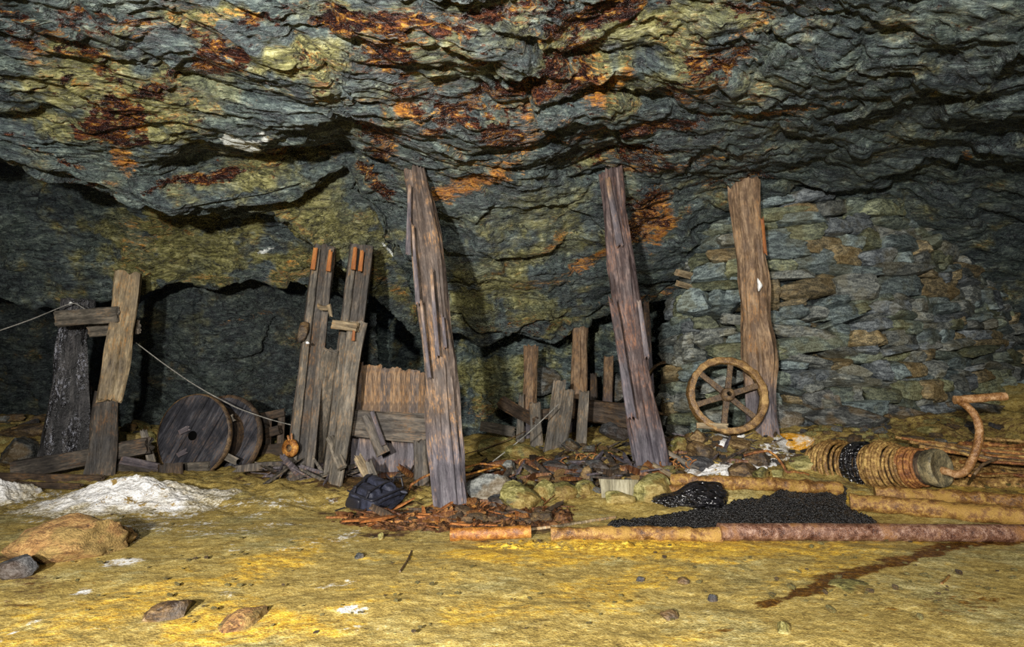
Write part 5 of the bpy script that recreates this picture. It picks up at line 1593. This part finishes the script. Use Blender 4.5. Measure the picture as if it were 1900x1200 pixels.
ML_ = ['brown stone high on the mound below the wheel, closest to the small white crust', 'olive stone on the mound edge beside the split prop', 'brown stone on the mound under the bent red rod', 'yellow stone at the mound foot behind the brown yellow pipe', 'second yellow stone at the mound foot, closer to the windlass',
       'brown stone tucked under the rim of the wheel', 'brown stone on the mound between the small white crust and the orange crusted stone', 'olive stone behind the far end of the windlass roller', 'dark flat stone on the mound near the three white chips', 'brown stone lying in the larger white crust on the mound']
for k, (x, y, w, h, m) in enumerate(MB_):
    rock('mound_stone', ML_[k], x, y, w, h, m, seed=560 + k, rot=.3 * k, sink=.35)
for k, (x, y, w, h, m, lb) in enumerate(((1585, 768, 180, 46, S_GREY, 'long grey boulder at the foot of the packed stone wall'), (1690, 762, 80, 30, S_GREY, 'grey stone at the wall foot beyond the long boulder'), (1470, 770, 60, 40, S_GREY, 'bluish stone at the wall foot beside the tan prop'),
                                        (1840, 755, 110, 24, S_GREY, 'flat grey stone on the slope under the crank grip'), (1740, 800, 60, 16, S_OLIVE, 'low olive stone on the slope above the windlass'), (1545, 740, 110, 50, S_GREY, 'grey boulder built in low down in the packed stone wall'))):
    rock('foot_stone', lb, x, y, w, h, m, seed=580 + k, rot=.1 * k, sink=.25, Y=7.0 if y == 740 else None)

# foreground stones
FS = [(1325, 1110, 20, 13, S_DARK, 'small dark pebble on the bright clay'), (1246, 1143, 40, 14, S_BROWN, 'purple brown flat pebble on the clay nearest the camera side'), (1600, 1094, 122, 9, S_OLIVE, 'thin olive grey slab set flush in the clay beside the brown seep'), (1190, 1075, 24, 8, S_DARK, 'dark sliver on the clay below the buried pipe'),
      (1272, 1078, 34, 9, S_BROWN, 'rusty sliver on the clay below the long pipe'), (300, 1136, 90, 30, S_BROWN, 'brown flat stone half sunk in the ochre clay'), (440, 1150, 120, 24, S_ORANGE, 'long mauve and orange stone ridge in the clay'), (1458, 1165, 34, 22, S_OLIVE, 'pale yellow pebble below the brown seep'), (705, 995, 16, 12, S_OLIVE, 'small round olive pebble in front of the backpack'),
      (665, 1030, 26, 10, S_GREY, 'little grey stone on the clay in front of the short pipe end'), (1175, 935, 1, 1, S_BROWN, '')]
for k, (x, y, w, h, m, lb) in enumerate(FS[:-1]):
    rock('pebble', lb, x, y, w, h, m, seed=600 + k, level=3, sink=(.6, .6, .9, .6, .6, .85, .85, .5, .4, .6)[k], rot=.2 * k, deep=.7, rough=.12)
for k, (a, b, lb) in enumerate((((742, 1062), (764, 1024), 'thin dark twig lying on the clay in front of the short pipe end'), ((1748, 1084), (1762, 1070), 'curled ochre root scrap on the clay near the brown seep'))):
    strand('twig', [a, ((a[0] + b[0]) / 2 + 2, (a[1] + b[1]) / 2), b], .006, RUST_DARK if k == 0 else RUST_OCHRE, lb, 'twig', None, 620 + k, lift=.006, wob=.004)

# ------------------------------------------------------------------ backpack
bk = [(645, 911, 5.20), (690, 931, 4.97), (748, 905, 5.40), (676, 880, 5.78)]
bb_ = [fl(638, 940), fl(690, 956), fl(752, 926), None]
top_ = [at(*p) for p in bk]
low_ = [np.array([top_[i][0] if b is None else b[0], top_[i][1] if b is None else b[1], 0]) for i, b in enumerate(bb_)]
low_[3] = low_[0] + low_[2] - low_[1]
for p in low_:
    p[2] = fz(p[0], p[1]) - .005
e = empty('backpack', (low_[0] + low_[1] + low_[2] + low_[3]) / 4, 'dark navy backpack lying on the clay beside the thick leaning prop', 'backpack')
t_ = NT('navy_fabric')
P__ = t_.coord()
n1 = t_.noise(P__, 9.0, 4.0, .6)
n2 = t_.noise(P__, 160.0, 2.0, .5)
t_.bump(t_.m('ADD', t_.m('MULTIPLY', n1, .9), t_.m('MULTIPLY', n2, .25)), .8, .025)
NAVY = t_.done(t_.ramp(n1, [(.35, (.008, .009, .016)), (.55, (.022, .025, .045)), (.72, (.05, .055, .085))]), .6, .5)
t_ = NT('black_webbing')
STRAP = t_.done((.014, .014, .02), .5, .5)


def hexa(name, lo, hi, k=18, round_=.16, wr=.012, seed=0):
    """soft box between a lower and an upper quad"""
    lo, hi = np.array(lo), np.array(hi)
    shells_ = []
    s = np.linspace(-1, 1, k)
    A, B = [a.ravel() for a in np.meshgrid(s, s, indexing='ij')]
    for axis in range(3):
        for sg in (-1, 1):
            c = np.zeros((k * k, 3))
            c[:, axis] = sg
            c[:, (axis + 1) % 3] = A
            c[:, (axis + 2) % 3] = B
            q = grid_quads(k, k)
            if sg < 0:
                q = q[:, ::-1]
            shells_.append((c, q, None))
    V, Q, _ = join(shells_)
    e_ = 1 / round_
    nrm_ = (np.abs(V) ** e_).sum(1) ** (1 / e_)
    V = V / nrm_[:, None]
    u, v, w = (V.T + 1) / 2
    W = ((1 - u) * (1 - v))[:, None] * lo[0] + (u * (1 - v))[:, None] * lo[1] + (u * v)[:, None] * lo[2] + ((1 - u) * v)[:, None] * lo[3]
    H = ((1 - u) * (1 - v))[:, None] * hi[0] + (u * (1 - v))[:, None] * hi[1] + (u * v)[:, None] * hi[2] + ((1 - u) * v)[:, None] * hi[3]
    P = W * (1 - w)[:, None] + H * w[:, None]
    P = P + np.stack([fbm(P * 9, 3, seed + i) for i in range(3)], 1) * wr
    # weld
    key = np.round(V * 1e4).astype(int)
    _, first, inv = np.unique(key, axis=0, return_index=True, return_inverse=True)
    inv = inv.reshape(-1)
    Q = inv[Q]
    ok = np.array([len(set(r)) == 4 for r in Q])
    return raw_mesh(name, P[first], Q[ok])


link('body', hexa('body', low_, top_, 20, .14, .012, 3), NAVY, e)
T4 = np.array(top_)
upv = np.array([0, -.02, .05])


def on_top(a, b, h=0.0):
    p = T4[0] * (1 - a) * (1 - b) + T4[1] * a * (1 - b) + T4[2] * a * b + T4[3] * (1 - a) * b
    return p + upv / np.linalg.norm(upv) * h


quad = lambda a0, a1, b0, b1, h: [on_top(a0, b0, h), on_top(a1, b0, h), on_top(a1, b1, h), on_top(a0, b1, h)]
link('front_pocket', hexa('front_pocket', quad(.12, .88, .08, .55, -.03), quad(.2, .8, .14, .50, .045), 14, .18, .008, 5), NAVY, e)
link('lid', hexa('lid', quad(.05, .95, .62, 1.0, -.04), quad(.12, .88, .68, .95, .05), 14, .2, .010, 6), NAVY, e)
L4 = np.array(low_)
fA = lambda s, w: (L4[0] * (1 - s) + L4[1] * s) * (1 - w) + (T4[0] * (1 - s) + T4[1] * s) * w + np.array([-.02, -.035, 0])
link('base_panel', hexa('base_panel', [fA(.1, .12), fA(.6, .12), fA(.6, .12) + [.03, .05, 0], fA(.1, .12) + [.03, .05, 0]], [fA(.12, .8), fA(.6, .85), fA(.6, .85) + [.03, .05, 0], fA(.12, .8) + [.03, .05, 0]], 10, .2, .004, 8), STRAP, e)['label'] = 'black panel at the foot of the pack'


def band(name, pts, r, flat=.35, mat=STRAP, label=None):
    P = np.array(pts)
    ti = np.linspace(0, len(P) - 1, 40)
    C = np.stack([np.interp(ti, np.arange(len(P)), P[:, k]) for k in range(3)], 1)
    for _ in range(3):
        C[1:-1] = (C[1:-1] * 2 + C[:-2] + C[2:]) / 4
    o = link(name, tube_mesh(name, C, r, 10, 1, .08, flat=flat), mat, e)
    if label:
        o['label'] = label


for a in (.25, .75):
    band('compression_strap', [on_top(a, -.02, .0), on_top(a, .1, .05), on_top(a, .3, .06), on_top(a, .5, .06), on_top(a, .7, .06), on_top(a, .95, .05)], .014)
band('side_strap', [on_top(1.02, .05, -.05), on_top(1.03, .3, -.03), on_top(1.03, .6, -.03), on_top(1.02, .95, -.05)], .012)
band('piping', [on_top(0, 0, .006), on_top(.5, -.02, .012), on_top(1, 0, .006), on_top(1.02, .5, .01), on_top(1, 1, .006)], .008, 1.0)
sp = [fl(700, 955) + [0, 0, .03], fl(722, 951) + [0, 0, .035], fl(740, 938) + [0, 0, .05], fl(752, 922) + [0, 0, .07], on_top(1.05, .95, -.03)]
band('shoulder_strap', sp, .036, .3, NAVY)
band('shoulder_strap', [fl(640, 944) + [0, 0, .015], fl(632, 946) + [0, 0, .012], fl(622, 950) + [0, 0, .012]], .012, .4)
band('grab_handle', [on_top(.75, 1.0, .02), on_top(.8, 1.02, .09), on_top(.95, 1.03, .10), on_top(1.0, 1.0, .02)], .010, .6)
for a, b in ((.25, .1), (.75, .12)):
    W_, F_ = rock_shape(2, 3, 20, .02)
    link('buckle', raw_mesh('buckle', W_ * np.array([.022, .03, .012]), None, F_), STRAP, e, Matrix.Translation(Vector(on_top(a, b, .055))))

# ------------------------------------------------------------------ litter: splinters, bark, small stones
def scatter(name, label, cat, group, spots, protos, seed, lift=0.0, tilt=.25, yaw=None):
    """copies of a few prototype meshes laid on the floor one by one; spots = [(px, py, rx, ry, count, smin, smax)]"""
    r_ = np.random.RandomState(seed)
    for (cx, cy, rx, ry, cnt, s0, s1) in spots:
        for _ in range(cnt):
            a, d = r_.uniform(0, 2 * math.pi), math.sqrt(r_.rand())
            p = fl(cx + rx * d * math.cos(a), cy + ry * d * math.sin(a))
            o = bpy.data.objects.new(name, protos[r_.randint(len(protos))])
            COL.objects.link(o)
            s = r_.uniform(s0, s1)
            w = r_.uniform(-math.pi, math.pi) if yaw is None else yaw + r_.normal() * .5
            o.matrix_basis = Matrix.Translation(Vector((p[0], p[1], gz(p[0], p[1])[0] + lift * s + r_.uniform(0, .02)))) @ Matrix.Rotation(w, 4, 'Z') @ Matrix.Rotation(r_.normal() * tilt, 4, 'Y') @ Matrix.Diagonal((s, s, s, 1))
            tag(o, label, cat, group)


def splinter(seed, L, w, dr, mat, jag=.06):
    me = timber_mesh('splinter', L, [(0, w * .7), (.5, w), (1, w * .5)], 'plank', dr, n=12, seed=seed, jag0=jag, jag1=jag, ring=L / 9, rough=1.2)
    R = np.array(Matrix.Rotation(math.pi / 2, 3, 'Y'))
    vv = np.zeros(len(me.vertices) * 3, np.float32)
    me.vertices.foreach_get('co', vv)
    vv = (vv.reshape(-1, 3) - [0, 0, L / 2]) @ R.T
    me.vertices.foreach_set('co', vv[:, [0, 2, 1]].astype(np.float32).ravel() if seed % 2 else vv.astype(np.float32).ravel())
    me.materials.append(mat)
    me.update()
    return me


SP_GREY = [splinter(700 + k, .5, .05 + .015 * (k % 3), .35, (W_GREY, W_TAN, W_DARK)[k % 3]) for k in range(6)]
SP_RUST = [splinter(720 + k, .34, .035 + .015 * (k % 3), .4, (W_RUST, W_ORANGE, W_UMBER, W_RUST)[k % 4]) for k in range(8)]
SP_MIX = [splinter(740 + k, .34, .045 + .015 * (k % 3), .4, (W_UMBER, W_DARK, W_RUST, W_PURPLE)[k % 4]) for k in range(8)]


def chunk(seed, mat, lv=2, sq=(1, .8, .42)):
    W, F = rock_shape(lv, seed, 6, .08, 2.4, True)
    me = sharpen(raw_mesh('chunk', W * np.array(sq) * .5, None, F), 32)
    me.materials.append(mat)
    return me


CH_RUB = [chunk(800 + k, (S_OLIVE, S_BROWN, S_GREY, S_BROWN, S_DARK, S_ORANGE)[k % 6], 3) for k in range(12)]
CH_OCH = [chunk(820 + k, (S_OLIVE, S_OLIVE, S_BROWN, S_OLIVE)[k % 4], 2) for k in range(8)]
CH_RUST = [chunk(840 + k, (RUST, RUST_ORANGE, S_BROWN, RUST_DARK)[k % 4], 3, (1, .7, .35)) for k in range(8)]
scatter('wood_splinter', 'grey wood splinter in the heap at the foot of the guide timbers', 'splinter', 'splinters at the foot of the guide timbers', [(565, 880, 95, 14, 44, .5, 1.3), (640, 880, 50, 16, 20, .4, .9), (600, 862, 36, 14, 12, .5, 1.0)], SP_GREY, 1, lift=.05, tilt=.35)
scatter('bark_flake', 'rust brown bark flake in the litter around the foot of the thick prop', 'bark', 'bark flakes around the thick prop', [(830, 963, 190, 22, 100, .2, .75), (930, 945, 120, 24, 70, .2, .9), (720, 966, 100, 9, 24, .5, 1.0)], SP_RUST, 2, lift=.04, tilt=.3)
scatter('rust_flake', 'flat rusty lump in the litter in front of the thick prop', 'lump', 'rusty lumps in front of the thick prop', [(880, 960, 150, 22, 50, .06, .20)], CH_RUST, 3, lift=.15)
scatter('wood_splinter', 'dark wood scrap lying in the rubble between the thick prop and the split prop', 'splinter', 'wood scraps in the rubble', [(1040, 880, 160, 22, 70, .4, 1.3), (1120, 850, 90, 22, 30, .4, 1.0), (900, 890, 60, 14, 14, .5, 1.1), (740, 880, 60, 16, 24, .4, 1.0)], SP_MIX, 4, lift=.05, tilt=.3)
scatter('rubble_chunk', 'small stone in the rubble between the thick prop and the split prop', 'stone', 'small stones in the rubble', [(1040, 890, 180, 34, 110, .04, .17), (1100, 845, 110, 26, 44, .04, .16), (930, 900, 70, 24, 24, .05, .15)], CH_RUB, 5, lift=.12)
scatter('mound_chunk', 'small brown stone on the mound below the rusty wheel', 'stone', 'small stones on the mound', [(1380, 835, 130, 38, 70, .04, .13), (1270, 850, 60, 36, 34, .05, .14)], CH_RUB, 6, lift=.1)
scatter('wood_splinter', 'dark twig like scrap on the mound below the rusty wheel', 'splinter', 'wood scraps on the mound', [(1340, 830, 110, 36, 36, .3, .8), (1250, 850, 40, 36, 18, .3, .8)], SP_MIX, 7, lift=.04, tilt=.3)
scatter('slope_chunk', 'small stone on the clay slope between the stone wall and the windlass', 'stone', 'small stones on the slope', [(1700, 800, 180, 40, 60, .05, .2), (1560, 800, 80, 24, 24, .06, .22)], CH_RUB[:5] + CH_OCH[:3], 8, lift=.1)
scatter('clay_crumb', 'crumb of ochre clay on the open floor', 'crumb', 'clay crumbs on the open floor', [(950, 1090, 900, 95, 110, .010, .035), (300, 1000, 300, 60, 40, .012, .04), (1650, 1080, 250, 90, 40, .012, .045)], CH_OCH, 9, lift=.1)
scatter('far_stone', 'dark stone in the shadow at the foot of the far slate wall', 'stone', 'stones at the foot of the far wall', [(120, 800, 160, 30, 30, .12, .4), (330, 800, 120, 20, 14, .12, .35), (480, 830, 70, 20, 14, .1, .3)], CH_RUB, 10, lift=.1)
scatter('heap_chunk', 'stone scrap beside the crank and ropes', 'stone', 'stone scraps among the ropes', [(1850, 880, 80, 30, 24, .04, .12)], CH_OCH, 12, lift=.12)

# rusty wire coils in the rubble
for k, (x0, x1, y, lb) in enumerate(((960, 1052, 868, 'rusty curled wire lying beside the grey square stone'), (1068, 1140, 858, 'rusty curled wire in front of the mossy yellow stone'), (1226, 1290, 868, 'tangle of rusty wire at the foot of the split prop, mound side'))):
    P_ = []
    for s in np.linspace(0, 1, 150):
        b = fl(x0 + (x1 - x0) * s, y)
        a = s * 2 * math.pi * (6 + k)
        P_.append(b + np.array([.05 * math.sin(a), .05 * math.sin(a * .7 + 1), .045 + .05 * math.cos(a) + .02 * math.sin(a * .37)]))
    tag(link('wire_coil', tube_mesh('wire_coil', P_, .008, 6, 2, .1), ROPE_RED), lb, 'wire')
for k, (ctrl, lb) in enumerate((([(862, 870, 6.0), (890, 862, 6.1), (930, 866, 6.1), (945, 880)], 'upper of two rusty rods running out from behind the thick prop'), ([(862, 884, 5.8), (890, 876, 5.9), (925, 868, 6.1)], 'lower of two rusty rods running out from behind the thick prop'),
                               ([(756, 916), (762, 902, 5.6), (780, 890, 5.7), (800, 882, 5.8)], 'curved rust brown branch rising from behind the backpack to the thick prop'),
                               ([(606, 962), (680, 966), (760, 964), (830, 958)], 'long thin brown root lying in front of the backpack'), ([(680, 974), (760, 970), (850, 972), (905, 968)], 'second brown root lying in the litter, nearer the short pipe end'),
                               ([(980, 985), (1040, 978), (1090, 970), (1140, 962)], 'pale brown stick lying at the thin end of the black gravel'))):
    strand('root', ctrl, .012, (RUST_ORANGE, RUST_ORANGE, ROPE_RED, ROPE_RED, ROPE_RED, W_PALE)[k], lb, 'root', None, 900 + k, lift=.012, wob=.012)
# a knotted rusty root stump in the litter
e = empty('root_stump', fl(985, 965), 'knotted rust brown root stump at the litter edge before the yellow stones', 'root')
for k, (b, t, w) in enumerate((((968, 972), (1045, 932, 4.95), 14), ((960, 968), (985, 920, 5.0), 9), ((1010, 968), (1040, 945, 4.9), 8), ((985, 966), (1080, 950, 4.95), 8), ((975, 975), (940, 945, 4.9), 9))):
    T('root_arm', b, t, w, w * .5, shape='log', dr=.8, mat=W_RUST if k % 2 else W_UMBER, seed=920 + k, jag1=.05, parent=e, sink=.02, n=14)
